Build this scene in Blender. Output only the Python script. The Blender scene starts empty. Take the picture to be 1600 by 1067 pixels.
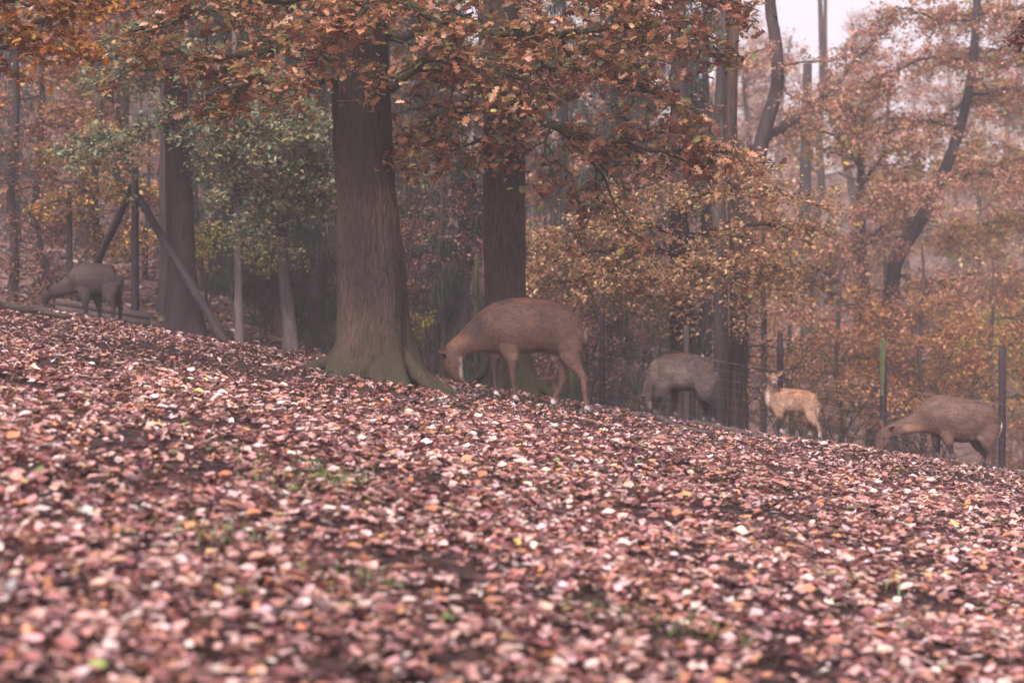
import bpy, math, random
import numpy as np
from mathutils import Vector, Matrix, noise as mnoise

# ------------------------------------------------------------------ camera, light, exposure
sc = bpy.context.scene
COL = sc.collection
random.seed(7)
rng = np.random.default_rng(7)
R = math.radians

FPX = 3111.0            # focal length in photo pixels (70 mm on 36 mm, 1600 px wide)
CAMZ = 1.6
cd = bpy.data.cameras.new('camera'); cam = bpy.data.objects.new('camera', cd); COL.objects.link(cam)
cam.location = (0, 0, CAMZ); cam.rotation_euler = (R(90), 0, 0)
cd.lens = 70; cd.sensor_width = 36; cd.clip_end = 2000
cd.dof.use_dof = True; cd.dof.focus_distance = 26.3; cd.dof.aperture_fstop = 1.4
sc.camera = cam

w = bpy.data.worlds.new('World'); sc.world = w; w.use_nodes = True
nt = w.node_tree; nt.nodes.clear()
sky = nt.nodes.new('ShaderNodeTexSky'); sky.sky_type = 'NISHITA'; sky.sun_disc = False
SUN_EL, SUN_ROT = 42, 200
sky.sun_elevation = R(SUN_EL); sky.sun_rotation = R(SUN_ROT)
sky.air_density = 1.0; sky.dust_density = 3.0
hs = nt.nodes.new('ShaderNodeHueSaturation'); hs.inputs['Saturation'].default_value = 0.12
mx = nt.nodes.new('ShaderNodeMix'); mx.data_type = 'RGBA'; mx.blend_type = 'MULTIPLY'
mx.inputs[0].default_value = 1.0; mx.inputs[7].default_value = (1.0, 0.895, 0.975, 1)
bg = nt.nodes.new('ShaderNodeBackground'); bg.inputs['Strength'].default_value = 0.095
wo = nt.nodes.new('ShaderNodeOutputWorld')
nt.links.new(sky.outputs[0], hs.inputs['Color']); nt.links.new(hs.outputs[0], mx.inputs[6])
nt.links.new(mx.outputs[2], bg.inputs['Color']); nt.links.new(bg.outputs[0], wo.inputs['Surface'])

sl = bpy.data.lights.new('sun', 'SUN'); sl.energy = 3.2; sl.angle = R(38); sl.color = (1.0, 0.92, 0.90)
so = bpy.data.objects.new('sun', sl); COL.objects.link(so)
# nishita: rotation 0 = +Y, clockwise seen from above
az = R(SUN_ROT)
sd = Vector((math.sin(az) * math.cos(R(SUN_EL)), math.cos(az) * math.cos(R(SUN_EL)), math.sin(R(SUN_EL))))
so.rotation_euler = sd.to_track_quat('Z', 'Y').to_euler()
so.location = (0, 0, 40)

sc.view_settings.view_transform = 'Standard'; sc.view_settings.look = 'None'
sc.view_settings.exposure = 1.1; sc.view_settings.gamma = 1.0
sc.cycles.use_denoising = True
sc.cycles.max_bounces = 5; sc.cycles.volume_bounces = 2; sc.cycles.diffuse_bounces = 3
sc.cycles.transparent_max_bounces = 4; sc.cycles.transmission_bounces = 3
HAZE = 0.00135

# ------------------------------------------------------------------ helpers
def W(px, py, D):
    return np.array([(px - 800) / FPX * D, D, CAMZ - (py - 533.5) / FPX * D])

def tag(o, label=None, cat=None, group=None, kind=None):
    if label: o['label'] = label
    if cat: o['category'] = cat
    if group: o['group'] = group
    if kind: o['kind'] = kind
    return o

def empty(name, loc=(0, 0, 0)):
    o = bpy.data.objects.new(name, None); COL.objects.link(o); o.location = loc
    o.empty_display_size = 0.2
    return o

def link(name, me, mat=None, parent=None):
    o = bpy.data.objects.new(name, me); COL.objects.link(o)
    if mat: me.materials.append(mat) if len(me.materials) == 0 else None
    if parent:
        o.parent = parent
        o.location = -Vector(parent.location)     # geometry is in world coordinates
    return o

def np_mesh(name, V, F, col=None, smooth=False):
    """V (n,3), F (m,k) index array or list of such arrays"""
    if not isinstance(F, (list, tuple)): F = [F]
    F = [np.asarray(f) for f in F if len(f)]
    me = bpy.data.meshes.new(name)
    me.vertices.add(len(V)); me.vertices.foreach_set('co', np.ascontiguousarray(V, dtype=np.float32).ravel())
    idx = np.concatenate([f.ravel() for f in F]).astype(np.int32)
    tot = np.concatenate([np.full(len(f), f.shape[1]) for f in F])
    start = np.concatenate([[0], np.cumsum(tot)[:-1]]).astype(np.int32)
    me.loops.add(len(idx)); me.loops.foreach_set('vertex_index', idx)
    me.polygons.add(len(tot)); me.polygons.foreach_set('loop_start', start)
    if smooth: me.polygons.foreach_set('use_smooth', np.ones(len(tot), dtype=bool))
    me.update(calc_edges=True); me.validate()
    if col is not None:
        a = me.attributes.new('tint', 'FLOAT_COLOR', 'POINT')
        c4 = np.ones((len(V), 4), dtype=np.float32); c4[:, :3] = col
        a.data.foreach_set('color', c4.ravel())
    return me

class Tubes:
    def __init__(s): s.V = []; s.F = []; s.n = 0
    def add(s, pts, rad, sides=6, flat=None, cap=False):
        pts = np.asarray(pts, float); rad = np.asarray(rad, float); n = len(pts)
        T = np.gradient(pts, axis=0); T /= np.linalg.norm(T, axis=1)[:, None] + 1e-9
        up = np.array([0, 1.0, 0]) if abs(T[0][1]) < 0.8 else np.array([1.0, 0, 0])
        A = np.cross(T, up); A /= np.linalg.norm(A, axis=1)[:, None] + 1e-9
        B = np.cross(T, A)
        th = np.linspace(0, 2 * math.pi, sides, endpoint=False)
        ring = A[:, None, :] * np.cos(th)[None, :, None] + B[:, None, :] * np.sin(th)[None, :, None]
        V = pts[:, None, :] + ring * rad[:, None, None]
        i = np.arange(n - 1)[:, None] * sides; j = np.arange(sides)[None, :]; k = (j + 1) % sides
        F = np.stack([i + j, i + k, i + sides + k, i + sides + j], -1).reshape(-1, 4) + s.n
        s.V.append(V.reshape(-1, 3)); s.F.append(F); s.n += n * sides
        if cap:
            for e, a in ((0, 0), (n - 1, (n - 1) * sides)):
                s.V.append(pts[e][None]); c = s.n; s.n += 1
                b = c - n * sides - (0 if e == 0 else 1) + a
                jj = np.arange(sides); kk = (jj + 1) % sides
                s.F.append(np.stack([b + jj, b + kk, np.full(sides, c), np.full(sides, c)], -1)[:, :3] if False else
                           np.stack([b + jj, b + kk, np.full(sides, c)], -1))
    def mesh(s, name, smooth=True):
        q = [f for f in s.F if f.shape[1] == 4]; t = [f for f in s.F if f.shape[1] == 3]
        fs = []
        if q: fs.append(np.concatenate(q))
        if t: fs.append(np.concatenate(t))
        return np_mesh(name, np.concatenate(s.V), fs, smooth=smooth)

def spline(P, n):
    """Catmull-Rom resample of rows"""
    P = np.asarray(P, float)
    Q = np.vstack([2 * P[0] - P[1], P, 2 * P[-1] - P[-2]])
    out = []
    for t in np.linspace(0, len(P) - 1 - 1e-6, n):
        i = int(t); f = t - i; a, b, c, d = Q[i], Q[i + 1], Q[i + 2], Q[i + 3]
        out.append(0.5 * ((2 * b) + (-a + c) * f + (2 * a - 5 * b + 4 * c - d) * f * f + (-a + 3 * b - 3 * c + d) * f ** 3))
    return np.array(out)

def smooth01(x): x = np.clip(x, 0, 1); return x * x * (3 - 2 * x)

def vnoise(x, y, s=1.0, o=0.0):
    """cheap vectorised lumpy noise, about -1..1"""
    x = x * s + o; y = y * s - o * 1.7
    return (np.sin(x * 1.3 + 1.7 * np.sin(y * .9 + o)) * np.cos(y * 1.1 - 1.3 * np.sin(x * .7)) +
            .5 * np.sin(x * 2.9 - y * 1.7 + 2 * np.sin(y * 1.9)) + .35 * np.cos(y * 4.3 + x * 3.1 + 1.5 * np.sin(x * 2.3))) / 1.6

def ground(x, y):
    x = np.asarray(x, float); y = np.asarray(y, float)
    Yc = 27.8 + np.maximum(0, -x) * 0.45
    yy = np.minimum(y, Yc)
    near = 0.06 + 0.046 * (yy - 9) - 0.15 * x * np.where(np.abs(x) > 25, 25 / np.maximum(np.abs(x), 1), 1)
    near -= (0.10 + .02 * smooth01(x / 3)) * smooth01((y - 15) / 11)
    near += 0.06 * np.exp(-((x + 3) / 2.5) ** 2 - ((y - 29) / 4) ** 2)
    d = np.maximum(0, y - Yc)
    u = x / np.maximum(y, 5)
    s = smooth01((u + 0.15) / 0.22)                   # 0 left, 1 right
    # left: gentle, then rising wooded slope ; right: falls into a valley, far hill
    left = -.055 * np.minimum(d, 6) + 0.075 * np.maximum(0, d - 6)
    left = left + 0.13 * np.maximum(0, d - 35)
    dip = -0.13 * d + 0.0 * d
    right = np.where(d < 30, -0.015 * d * np.minimum(d, 8) / 8 - .11 * d * smooth01(d / 6), -3.75)
    right = right - 2.0 * smooth01((d - 28) / 22) + 0.19 * np.maximum(0, d - 52)
    z = near + left * (1 - s) + right * s
    cap = 22 + 3 * vnoise(x, y, .03)
    z = np.where(z > cap, cap + (z - cap) * 0.1, z)
    z += 0.025 * vnoise(x, y, 1.4) + 0.015 * vnoise(x, y, 3.7, 2.0) + 0.25 * vnoise(x, y, .21, 4) * smooth01((d - 3) / 15)
    return z
def gz(x, y): return float(ground(x, y))

# ------------------------------------------------------------------ materials
def new_mat(name):
    m = bpy.data.materials.new(name); m.use_nodes = True
    t = m.node_tree; b = t.nodes['Principled BSDF']
    return m, t, b

def ramp(t, stops):
    r = t.nodes.new('ShaderNodeValToRGB'); e = r.color_ramp.elements
    while len(e) < len(stops): e.new(0.5)
    for i, (p, c) in enumerate(stops): e[i].position = p; e[i].color = (*c, 1)
    return r

def noise_tex(t, scale, detail=6, rough=.6, vec=None, dist=0):
    n = t.nodes.new('ShaderNodeTexNoise'); n.inputs['Scale'].default_value = scale
    n.inputs['Detail'].default_value = detail; n.inputs['Roughness'].default_value = rough
    n.inputs['Distortion'].default_value = dist
    if vec: t.links.new(vec, n.inputs['Vector'])
    return n

def mapping(t, scale):
    g = t.nodes.new('ShaderNodeNewGeometry'); m = t.nodes.new('ShaderNodeMapping')
    m.inputs['Scale'].default_value = scale; t.links.new(g.outputs['Position'], m.inputs['Vector'])
    return m.outputs[0]

def mix(t, fac, a, b, mode='MIX'):
    m = t.nodes.new('ShaderNodeMix'); m.data_type = 'RGBA'; m.blend_type = mode
    for s, v in ((0, fac), (6, a), (7, b)):
        if isinstance(v, (int, float)): m.inputs[s].default_value = v
        elif isinstance(v, tuple): m.inputs[s].default_value = (*v, 1)
        else: t.links.new(v, m.inputs[s])
    return m.outputs[2]

def leaf_mat(name, rough=.45, trans=.42, spec=.5):
    m, t, b = new_mat(name)
    at = t.nodes.new('ShaderNodeAttribute'); at.attribute_name = 'tint'
    n = noise_tex(t, 60, 3)
    r = ramp(t, [(.3, (.72, .72, .72)), (.7, (1.2, 1.2, 1.2))]); t.links.new(n.outputs[0], r.inputs[0])
    c = mix(t, 1.0, at.outputs['Color'], r.outputs[0], 'MULTIPLY')
    t.links.new(c, b.inputs['Base Color']); b.inputs['Roughness'].default_value = rough
    b.inputs['Specular IOR Level'].default_value = spec
    tr = t.nodes.new('ShaderNodeBsdfTranslucent'); t.links.new(c, tr.inputs['Color'])
    ms = t.nodes.new('ShaderNodeMixShader'); ms.inputs[0].default_value = trans
    out = t.nodes['Material Output']
    t.links.new(b.outputs[0], ms.inputs[1]); t.links.new(tr.outputs[0], ms.inputs[2]); t.links.new(ms.outputs[0], out.inputs['Surface'])
    return m

def bark_mat(name, base, dark, moss=None, moss_h=None, algae_z=None, sx=16, sz=1.6, bump=.6, dist=.03):
    m, t, b = new_mat(name)
    v = mapping(t, (sx, sx, sz))
    n1 = noise_tex(t, 1.0, 8, .65, v, .4)
    n2 = noise_tex(t, 1.3, 4, .5, mapping(t, (1, 1, .5)))
    r = ramp(t, [(.36, dark), (.5, base), (.7, tuple(min(1, x * 1.45) for x in base))]); t.links.new(n1.outputs[0], r.inputs[0])
    r2 = ramp(t, [(.35, (.55, .55, .58)), (.68, (1.35, 1.28, 1.2))]); t.links.new(n2.outputs[0], r2.inputs[0])
    c = mix(t, 1.0, r.outputs[0], r2.outputs[0], 'MULTIPLY')
    g = t.nodes.new('ShaderNodeNewGeometry'); sp = t.nodes.new('ShaderNodeSeparateXYZ'); t.links.new(g.outputs['Position'], sp.inputs[0])
    def zmask(lo, hi, amt):
        mr = t.nodes.new('ShaderNodeMapRange'); mr.inputs[1].default_value = lo; mr.inputs[2].default_value = hi
        t.links.new(sp.outputs[2], mr.inputs[0])
        nn = noise_tex(t, 4.5, 6, .75)
        mp = t.nodes.new('ShaderNodeMath'); mp.operation = 'MULTIPLY_ADD'; mp.inputs[1].default_value = 3.2; mp.inputs[2].default_value = -1.65
        t.links.new(nn.outputs[0], mp.inputs[0])
        ad = t.nodes.new('ShaderNodeMath'); ad.operation = 'ADD'; ad.use_clamp = True
        t.links.new(mr.outputs[0], ad.inputs[0]); t.links.new(mp.outputs[0], ad.inputs[1])
        ml = t.nodes.new('ShaderNodeMath'); ml.operation = 'MULTIPLY'; ml.inputs[1].default_value = amt
        t.links.new(ad.outputs[0], ml.inputs[0]); return ml.outputs[0]
    if moss and moss_h: c = mix(t, zmask(moss_h[1], moss_h[0], .62), c, moss)
    if algae_z: c = mix(t, zmask(algae_z[0], algae_z[1], .75), c, (.022, .026, .016))
    t.links.new(c, b.inputs['Base Color']); b.inputs['Roughness'].default_value = .85
    b.inputs['Specular IOR Level'].default_value = .25
    bp = t.nodes.new('ShaderNodeBump'); bp.inputs['Strength'].default_value = bump; bp.inputs['Distance'].default_value = dist
    t.links.new(n1.outputs[0], bp.inputs['Height']); t.links.new(bp.outputs[0], b.inputs['Normal'])
    return m

M = {}
M['leaf'] = leaf_mat('leaf_autumn')
M['litter'] = leaf_mat('leaf_fallen_wet', .38, .08, .6)
M['needle'] = leaf_mat('needle', .7, .1, .2)
M['fur'] = None
M['bark'] = bark_mat('bark_brown', (.060, .036, .030), (.016, .010, .010))
M['bark_oak'] = bark_mat('bark_oak', (.072, .045, .038), (.016, .010, .010), (.042, .046, .018), (1.1, 2.1), (3.3, 4.3), sx=52, sz=7, bump=1.0, dist=.04)
M['bark_oak2'] = bark_mat('bark_oak_grey', (.070, .048, .040), (.018, .012, .012), (.055, .068, .024), (0.7, 1.5), (3.4, 4.6), sx=52, sz=5, bump=1.0, dist=.04)
M['bark_grey'] = bark_mat('bark_grey', (.085, .066, .062), (.03, .024, .024), sx=14)
M['bark_dark'] = bark_mat('bark_dark', (.034, .022, .022), (.010, .007, .008))
M['moss_bark'] = bark_mat('bark_mossy', (.045, .042, .020), (.02, .014, .012), sx=20, sz=20)
M['post_wood'] = bark_mat('post_wood', (.028, .019, .022), (.010, .007, .009), sx=40, sz=3, bump=.4, dist=.01)
M['post_green'] = bark_mat('post_green', (.060, .068, .030), (.026, .026, .018), sx=40, sz=6, bump=.4, dist=.01)
M['plank'] = bark_mat('plank_wood', (.045, .033, .030), (.02, .014, .014), sx=3, sz=40, bump=.3, dist=.01)
m, t, b = new_mat('wire'); b.inputs['Base Color'].default_value = (.42, .40, .41, 1); b.inputs['Metallic'].default_value = .3; b.inputs['Roughness'].default_value = .5
n = noise_tex(t, 30); r = ramp(t, [(.4, (.12, .11, .11)), (.6, (.30, .28, .30))]); t.links.new(n.outputs[0], r.inputs[0]); t.links.new(r.outputs[0], b.inputs['Base Color']); M['wire'] = m
# soil
m, t, b = new_mat('soil'); M['soil'] = m
v = mapping(t, (1, 1, 1))
n1 = noise_tex(t, 9, 8, .7, v); n2 = noise_tex(t, .6, 4, .6, v)
vo = t.nodes.new('ShaderNodeTexVoronoi'); vo.inputs['Scale'].default_value = 12; t.links.new(v, vo.inputs['Vector'])
r1 = ramp(t, [(.3, (.012, .008, .009)), (.55, (.04, .022, .021)), (.75, (.10, .055, .045))]); t.links.new(n1.outputs[0], r1.inputs[0])
r3 = ramp(t, [(0, (.5, .4, .4)), (.5, (1.1, .9, .85)), (1, (2.0, 1.6, 1.5))]); 
sep = t.nodes.new('ShaderNodeSeparateColor'); t.links.new(vo.outputs['Color'], sep.inputs[0]); t.links.new(sep.outputs[0], r3.inputs[0])
c = mix(t, 1.0, r1.outputs[0], r3.outputs[0], 'MULTIPLY')
# farther off the leaf carpet is carried by the material
vf = t.nodes.new('ShaderNodeTexVoronoi'); vf.inputs['Scale'].default_value = 4.5; t.links.new(v, vf.inputs['Vector'])
sf = t.nodes.new('ShaderNodeSeparateColor'); t.links.new(vf.outputs['Color'], sf.inputs[0])
rf = ramp(t, [(.1, (.03, .016, .015)), (.45, (.09, .047, .035)), (.75, (.16, .088, .066)), (1, (.25, .155, .13))]); t.links.new(sf.outputs[1], rf.inputs[0])
nf = noise_tex(t, .35, 5, .6, v); rn = ramp(t, [(.35, (.6, .6, .6)), (.65, (1.15, 1.1, 1.1))]); t.links.new(nf.outputs[0], rn.inputs[0])
cf = mix(t, 1.0, rf.outputs[0], rn.outputs[0], 'MULTIPLY')
gp = t.nodes.new('ShaderNodeNewGeometry'); sy = t.nodes.new('ShaderNodeSeparateXYZ'); t.links.new(gp.outputs['Position'], sy.inputs[0])
my = t.nodes.new('ShaderNodeMapRange'); my.inputs[1].default_value = 34; my.inputs[2].default_value = 48; t.links.new(sy.outputs[1], my.inputs[0])
c = mix(t, my.outputs[0], c, cf)
t.links.new(c, b.inputs['Base Color']); b.inputs['Roughness'].default_value = .9; b.inputs['Specular IOR Level'].default_value = .2
bp = t.nodes.new('ShaderNodeBump'); bp.inputs['Strength'].default_value = .8; bp.inputs['Distance'].default_value = .04
t.links.new(n1.outputs[0], bp.inputs['Height']); t.links.new(bp.outputs[0], b.inputs['Normal'])
# coat
m, t, b = new_mat('coat'); M['coat'] = m
at = t.nodes.new('ShaderNodeAttribute'); at.attribute_name = 'tint'
n1 = noise_tex(t, 1, 8, .75, mapping(t, (22, 22, 50))); n2 = noise_tex(t, 7, 4, .6)
r1 = ramp(t, [(.32, (.52, .52, .54)), (.68, (1.45, 1.4, 1.36))]); t.links.new(n1.outputs[0], r1.inputs[0])
r2 = ramp(t, [(.3, (.62, .60, .60)), (.7, (1.22, 1.18, 1.16))]); t.links.new(n2.outputs[0], r2.inputs[0])
c = mix(t, 1.0, mix(t, 1.0, at.outputs['Color'], r1.outputs[0], 'MULTIPLY'), r2.outputs[0], 'MULTIPLY')
t.links.new(c, b.inputs['Base Color']); b.inputs['Roughness'].default_value = .75
b.inputs['Specular IOR Level'].default_value = .25
bp = t.nodes.new('ShaderNodeBump'); bp.inputs['Strength'].default_value = .6; bp.inputs['Distance'].default_value = .012
t.links.new(n1.outputs[0], bp.inputs['Height']); t.links.new(bp.outputs[0], b.inputs['Normal'])
def plain(name, c, rough=.5):
    m, t, b = new_mat(name); n = noise_tex(t, 80, 3)
    r = ramp(t, [(.3, tuple(x * .8 for x in c)), (.7, tuple(min(1, x * 1.15) for x in c))]); t.links.new(n.outputs[0], r.inputs[0])
    t.links.new(r.outputs[0], b.inputs['Base Color']); b.inputs['Roughness'].default_value = rough; return m
M['hoof'] = plain('hoof_horn', (.02, .017, .018), .5)
M['eye'] = plain('eye_dark', (.01, .007, .006), .12)

# ------------------------------------------------------------------ leaves
def tmpl_oak():
    t = [0, .22, .36, .50, .62, .78, 1.0]
    wd = [0, .26, .10, .36, .13, .34, 0]
    V = []; F = []
    for i, (a, b_) in enumerate(zip(t, wd)):
        z = -.25 * (a - .5) ** 2
        V += [(a - .5, 0, z), (a - .5 + .03, b_, z + .35 * b_), (a - .5 + .03, -b_, z + .35 * b_)]
    for i in range(len(t) - 1):
        k = 3 * i
        F += [(k, k + 3, k + 4), (k, k + 4, k + 1), (k, k + 5, k + 3), (k, k + 2, k + 5)]
    return np.array(V), np.array(F)
def tmpl_beech():
    V = [(-.5, 0, -.1), (.0, 0, 0), (.5, 0, -.12), (.02, .29, .09), (.05, -.28, .08)]
    return np.array(V), np.array([(0, 1, 3), (1, 2, 3), (0, 4, 1), (1, 4, 2)])
def tmpl_curl():
    V = [(-.5, 0, .05), (0, 0, 0), (.5, 0, .12), (-.1, .33, .22), (-.05, -.3, .10), (.2, .22, .2), (.22, -.26, .05)]
    F = [(0, 1, 3), (0, 4, 1), (1, 5, 3), (1, 2, 5), (1, 4, 6), (1, 6, 2)]
    return np.array(V), np.array(F)
def tmpl_small():
    return np.array([(-.5, 0, 0), (.05, .3, .12), (.5, 0, 0), (.05, -.3, .12)]), np.array([(0, 2, 1), (0, 3, 2)])
def tmpl_lobe():
    an = np.linspace(0, 2 * math.pi, 11)[:-1]; r_ = np.array([.55, .27, .42, .24, .42, .2, .44, .25, .40, .28])
    V = [(0, 0, 0)] + [(a_ * math.cos(t_) * 1.0, a_ * math.sin(t_) * .85, .16 * a_ + .12 * math.sin(3 * t_)) for a_, t_ in zip(r_, an)]
    return np.array(V), np.array([(0, i + 1, (i + 1) % 10 + 1) for i in range(10)])
TM = dict(lobe=tmpl_lobe(), oak=tmpl_oak(), beech=tmpl_beech(), curl=tmpl_curl(), small=tmpl_small())

def rotm(h, p, r):
    ch, sh, cp, sp_, cr, sr = np.cos(h), np.sin(h), np.cos(p), np.sin(p), np.cos(r), np.sin(r)
    o = np.zeros_like(h); i = o + 1
    Rz = np.stack([ch, -sh, o, sh, ch, o, o, o, i], -1).reshape(-1, 3, 3)
    Ry = np.stack([cp, o, sp_, o, i, o, -sp_, o, cp], -1).reshape(-1, 3, 3)
    Rx = np.stack([i, o, o, o, cr, -sr, o, sr, cr], -1).reshape(-1, 3, 3)
    return Rz @ Ry @ Rx

def palette(pal, n, jit=.18):
    """pal: list of (weight, (r,g,b))"""
    wt = np.array([p[0] for p in pal], float); wt /= wt.sum()
    c = np.array([p[1] for p in pal])[rng.choice(len(pal), n, p=wt)]
    return np.clip(c * (1 + rng.normal(0, jit, (n, 1))) * (1 + rng.normal(0, .06, (n, 3))), .004, .9)

def leaves_mesh(name, P, size, pal=None, tm='beech', srange=(.55, 1.3), pitch=(.15, .45), roll=.5, cols=None, heading=None):
    P = np.asarray(P); n = len(P); TV, TF = TM[tm]
    h = rng.uniform(0, 2 * math.pi, n) if heading is None else heading
    Rm = rotm(h, rng.normal(pitch[0], pitch[1], n), rng.normal(0, roll, n))
    s = size * rng.uniform(*srange, n)
    sc3 = np.stack([s, s * rng.uniform(.8, 1.15, n), s * rng.uniform(.35, 1.6, n)], -1)
    V = np.einsum('nij,nvj->nvi', Rm, TV[None] * sc3[:, None, :]) + P[:, None, :]
    F = (TF[None] + (np.arange(n) * len(TV))[:, None, None]).reshape(-1, 3)
    c = palette(pal, n) if cols is None else cols
    return np_mesh(name, V.reshape(-1, 3), F, np.repeat(c, len(TV), 0))

# palettes (linear albedo)
PAL_OAK = [(5, (.42, .19, .095)), (3.5, (.28, .11, .062)), (3.5, (.52, .29, .15)), (2, (.15, .055, .035)), (1.2, (.40, .30, .09)), (1.2, (.20, .22, .08)), (1.6, (.55, .34, .24))]
PAL_OAK_R = [(4, (.28, .105, .066)), (4, (.38, .17, .09)), (2.6, (.45, .22, .13)), (2.5, (.13, .045, .035)), (1, (.4, .28, .09)), (1.2, (.19, .21, .08)), (1, (.52, .32, .23))]
PAL_ORANGE = [(4, (.42, .17, .04)), (3, (.28, .09, .035)), (2, (.55, .30, .06)), (2, (.16, .05, .03)), (1, (.2, .17, .05))]
PAL_SAGE = [(4, (.19, .23, .15)), (3.5, (.29, .29, .16)), (2, (.36, .29, .13)), (1.8, (.36, .20, .12)), (2, (.09, .13, .08))]
PAL_YBROWN = [(4, (.55, .32, .08)), (3, (.34, .14, .05)), (2, (.22, .09, .05)), (1.5, (.30, .28, .07))]
PAL_TAN = [(5, (.62, .37, .21)), (4, (.50, .25, .16)), (1.8, (.58, .43, .18)), (1.0, (.30, .31, .14)), (1.5, (.24, .11, .07))]
PAL_PINK = [(4, (.46, .22, .16)), (3, (.54, .30, .20)), (2, (.34, .14, .11)), (1.2, (.58, .38, .18))]
PAL_RUST = [(4, (.50, .23, .10)), (3, (.38, .15, .08)), (2, (.5, .28, .09)), (1, (.2, .08, .05))]
PAL_RED = [(4, (.26, .10, .08)), (3, (.34, .15, .11)), (1, (.36, .2, .1)), (2, (.10, .05, .04))]
PAL_YELLOW = [(4, (.55, .42, .06)), (2, (.40, .38, .07)), (1, (.22, .26, .06))]
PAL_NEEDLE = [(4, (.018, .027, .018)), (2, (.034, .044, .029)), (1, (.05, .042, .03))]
PAL_LITTER = [(4.0, (.20, .075, .072)), (4.6, (.34, .16, .13)), (4.6, (.48, .30, .27)), (1.5, (.55, .41, .385)), (3.2, (.075, .033, .034)), (1.3, (.42, .18, .09)), (.15, (.44, .31, .10)), (.05, (.16, .22, .06))]

# ------------------------------------------------------------------ tree machinery
def grow(tubes, limbs, side, twig, leaves, leaf_spread, droop=-.15, flatness=.35, r0=.05, side_from=.12, skinny=1.0):
    """limbs: list of ([(x,y,z)...], r_start, r_end). returns leaf positions
       side=(count per m, length), twig=(count per side branch, length), leaves=per twig"""
    P = []
    for path, ra, rb in limbs:
        path = np.asarray(path, float)
        L = np.linalg.norm(np.diff(path, axis=0), axis=1).sum()
        n = max(6, int(L * 5)); C = spline(path, n)
        C[1:-1] += rng.normal(0, .03 * min(1, L / 3), (n - 2, 3))
        tubes.add(C, np.linspace(ra, rb, n), 8 if ra > .04 else 5)
        ns = max(2, int(L * side[0]))
        for q in range(ns):
            f = side_from + (1 - side_from) * (q + rng.uniform(0, 1)) / ns
            i = min(n - 2, int(f * (n - 1))); p = C[i]; d = C[i + 1] - C[max(0, i - 1)]; d /= np.linalg.norm(d) + 1e-9
            a = rng.uniform(0, 2 * math.pi)
            dv = np.array([math.cos(a), math.sin(a), rng.normal(0, flatness)]) + d * .9
            dv /= np.linalg.norm(dv)
            ls = side[1] * rng.uniform(.5, 1.15) * (1 - .35 * f)
            k = 6; tt = np.linspace(0, 1, k)[:, None]
            S = p + dv * ls * tt + np.array([0, 0, droop]) * ls * tt ** 2 + np.vstack([np.zeros(3), rng.normal(0, .04 * ls, (k - 1, 3))])
            rs = max(.006, .35 * (ra + (rb - ra) * f)) * skinny
            tubes.add(S, np.linspace(min(rs, .03), .004, k), 4)
            P.append(S[-1:] + rng.normal(0, leaf_spread, (max(2, leaves // 2), 3)))
            for w_ in range(twig[0]):
                g = rng.uniform(.2, 1); j = g * (k - 1); jj = min(k - 2, int(j)); p2 = S[jj] + (S[jj + 1] - S[jj]) * (j - jj)
                a2 = rng.uniform(0, 2 * math.pi)
                tv = np.array([math.cos(a2), math.sin(a2), rng.normal(0, flatness * 1.2)]) + dv * .8; tv /= np.linalg.norm(tv)
                lt = twig[1] * rng.uniform(.5, 1.2)
                e = p2 + tv * lt + np.array([0, 0, droop * lt * .5])
                tubes.add(np.array([p2, (p2 + e) / 2 + rng.normal(0, .02, 3), e]), np.array([.005, .004, .0025]) * skinny, 3)
                nl = rng.poisson(leaves)
                if nl:
                    g2 = rng.uniform(.25, 1.08, (nl, 1))
                    P.append(p2 + (e - p2) * g2 + rng.normal(0, leaf_spread, (nl, 3)) * np.array([1, 1, .8]))
    return np.concatenate(P)

def trunk_mesh(name, path, rad, sides=24, n=60, flare=.25, lobes=5, ridge=.015, seed=0, flare_h=.35, ph=0):
    """tapered trunk with root flare and ridged bark relief"""
    path = spline(np.asarray(path, float), n); rr = np.interp(np.linspace(0, 1, n), np.linspace(0, 1, len(rad)), rad)
    th = np.linspace(0, 2 * math.pi, sides, endpoint=False)
    V = np.zeros((n, sides, 3)); z0 = path[0][2]
    T = np.gradient(path, axis=0); T /= np.linalg.norm(T, axis=1)[:, None]
    A = np.cross(T, np.array([0, 1.0, 0])); A /= np.linalg.norm(A, axis=1)[:, None]; B = np.cross(T, A)
    for i in range(n):
        h = np.linalg.norm(path[i] - path[0])
        fl = flare * math.exp(-h / flare_h)
        for j in range(sides):
            a = th[j]
            lob = math.cos(lobes * a + ph + .8 * math.sin(a * 2 + seed)); lob = 1.0 * (.5 + .5 * lob) ** 1.3 - .05 + .12 * mnoise.noise(Vector((math.cos(a) * 3, math.sin(a) * 3, h * 4 + seed)))
            r_ = rr[i] + fl * max(-.35, lob) + .04 * rr[i] * math.cos(2 * a + seed + h * .4)
            nn = mnoise.noise(Vector((math.cos(a) * rr[i] * 30, math.sin(a) * rr[i] * 30, h * 3.0 + seed * 7)))
            n2 = mnoise.noise(Vector((math.cos(a) * 1.7, math.sin(a) * 1.7, h * .9 + seed)))
            r_ += ridge * nn * 2 + rr[i] * .08 * n2
            V[i, j] = path[i] + A[i] * math.cos(a) * r_ + B[i] * math.sin(a) * r_
    i = np.arange(n - 1)[:, None] * sides; j = np.arange(sides)[None, :]; k = (j + 1) % sides
    F = np.stack([i + j, i + k, i + sides + k, i + sides + j], -1).reshape(-1, 4)
    return np_mesh(name, V.reshape(-1, 3), F, smooth=True)

def wl(pts):   # list of (px,py,D) to world polyline
    return [W(*p) for p in pts]

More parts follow.
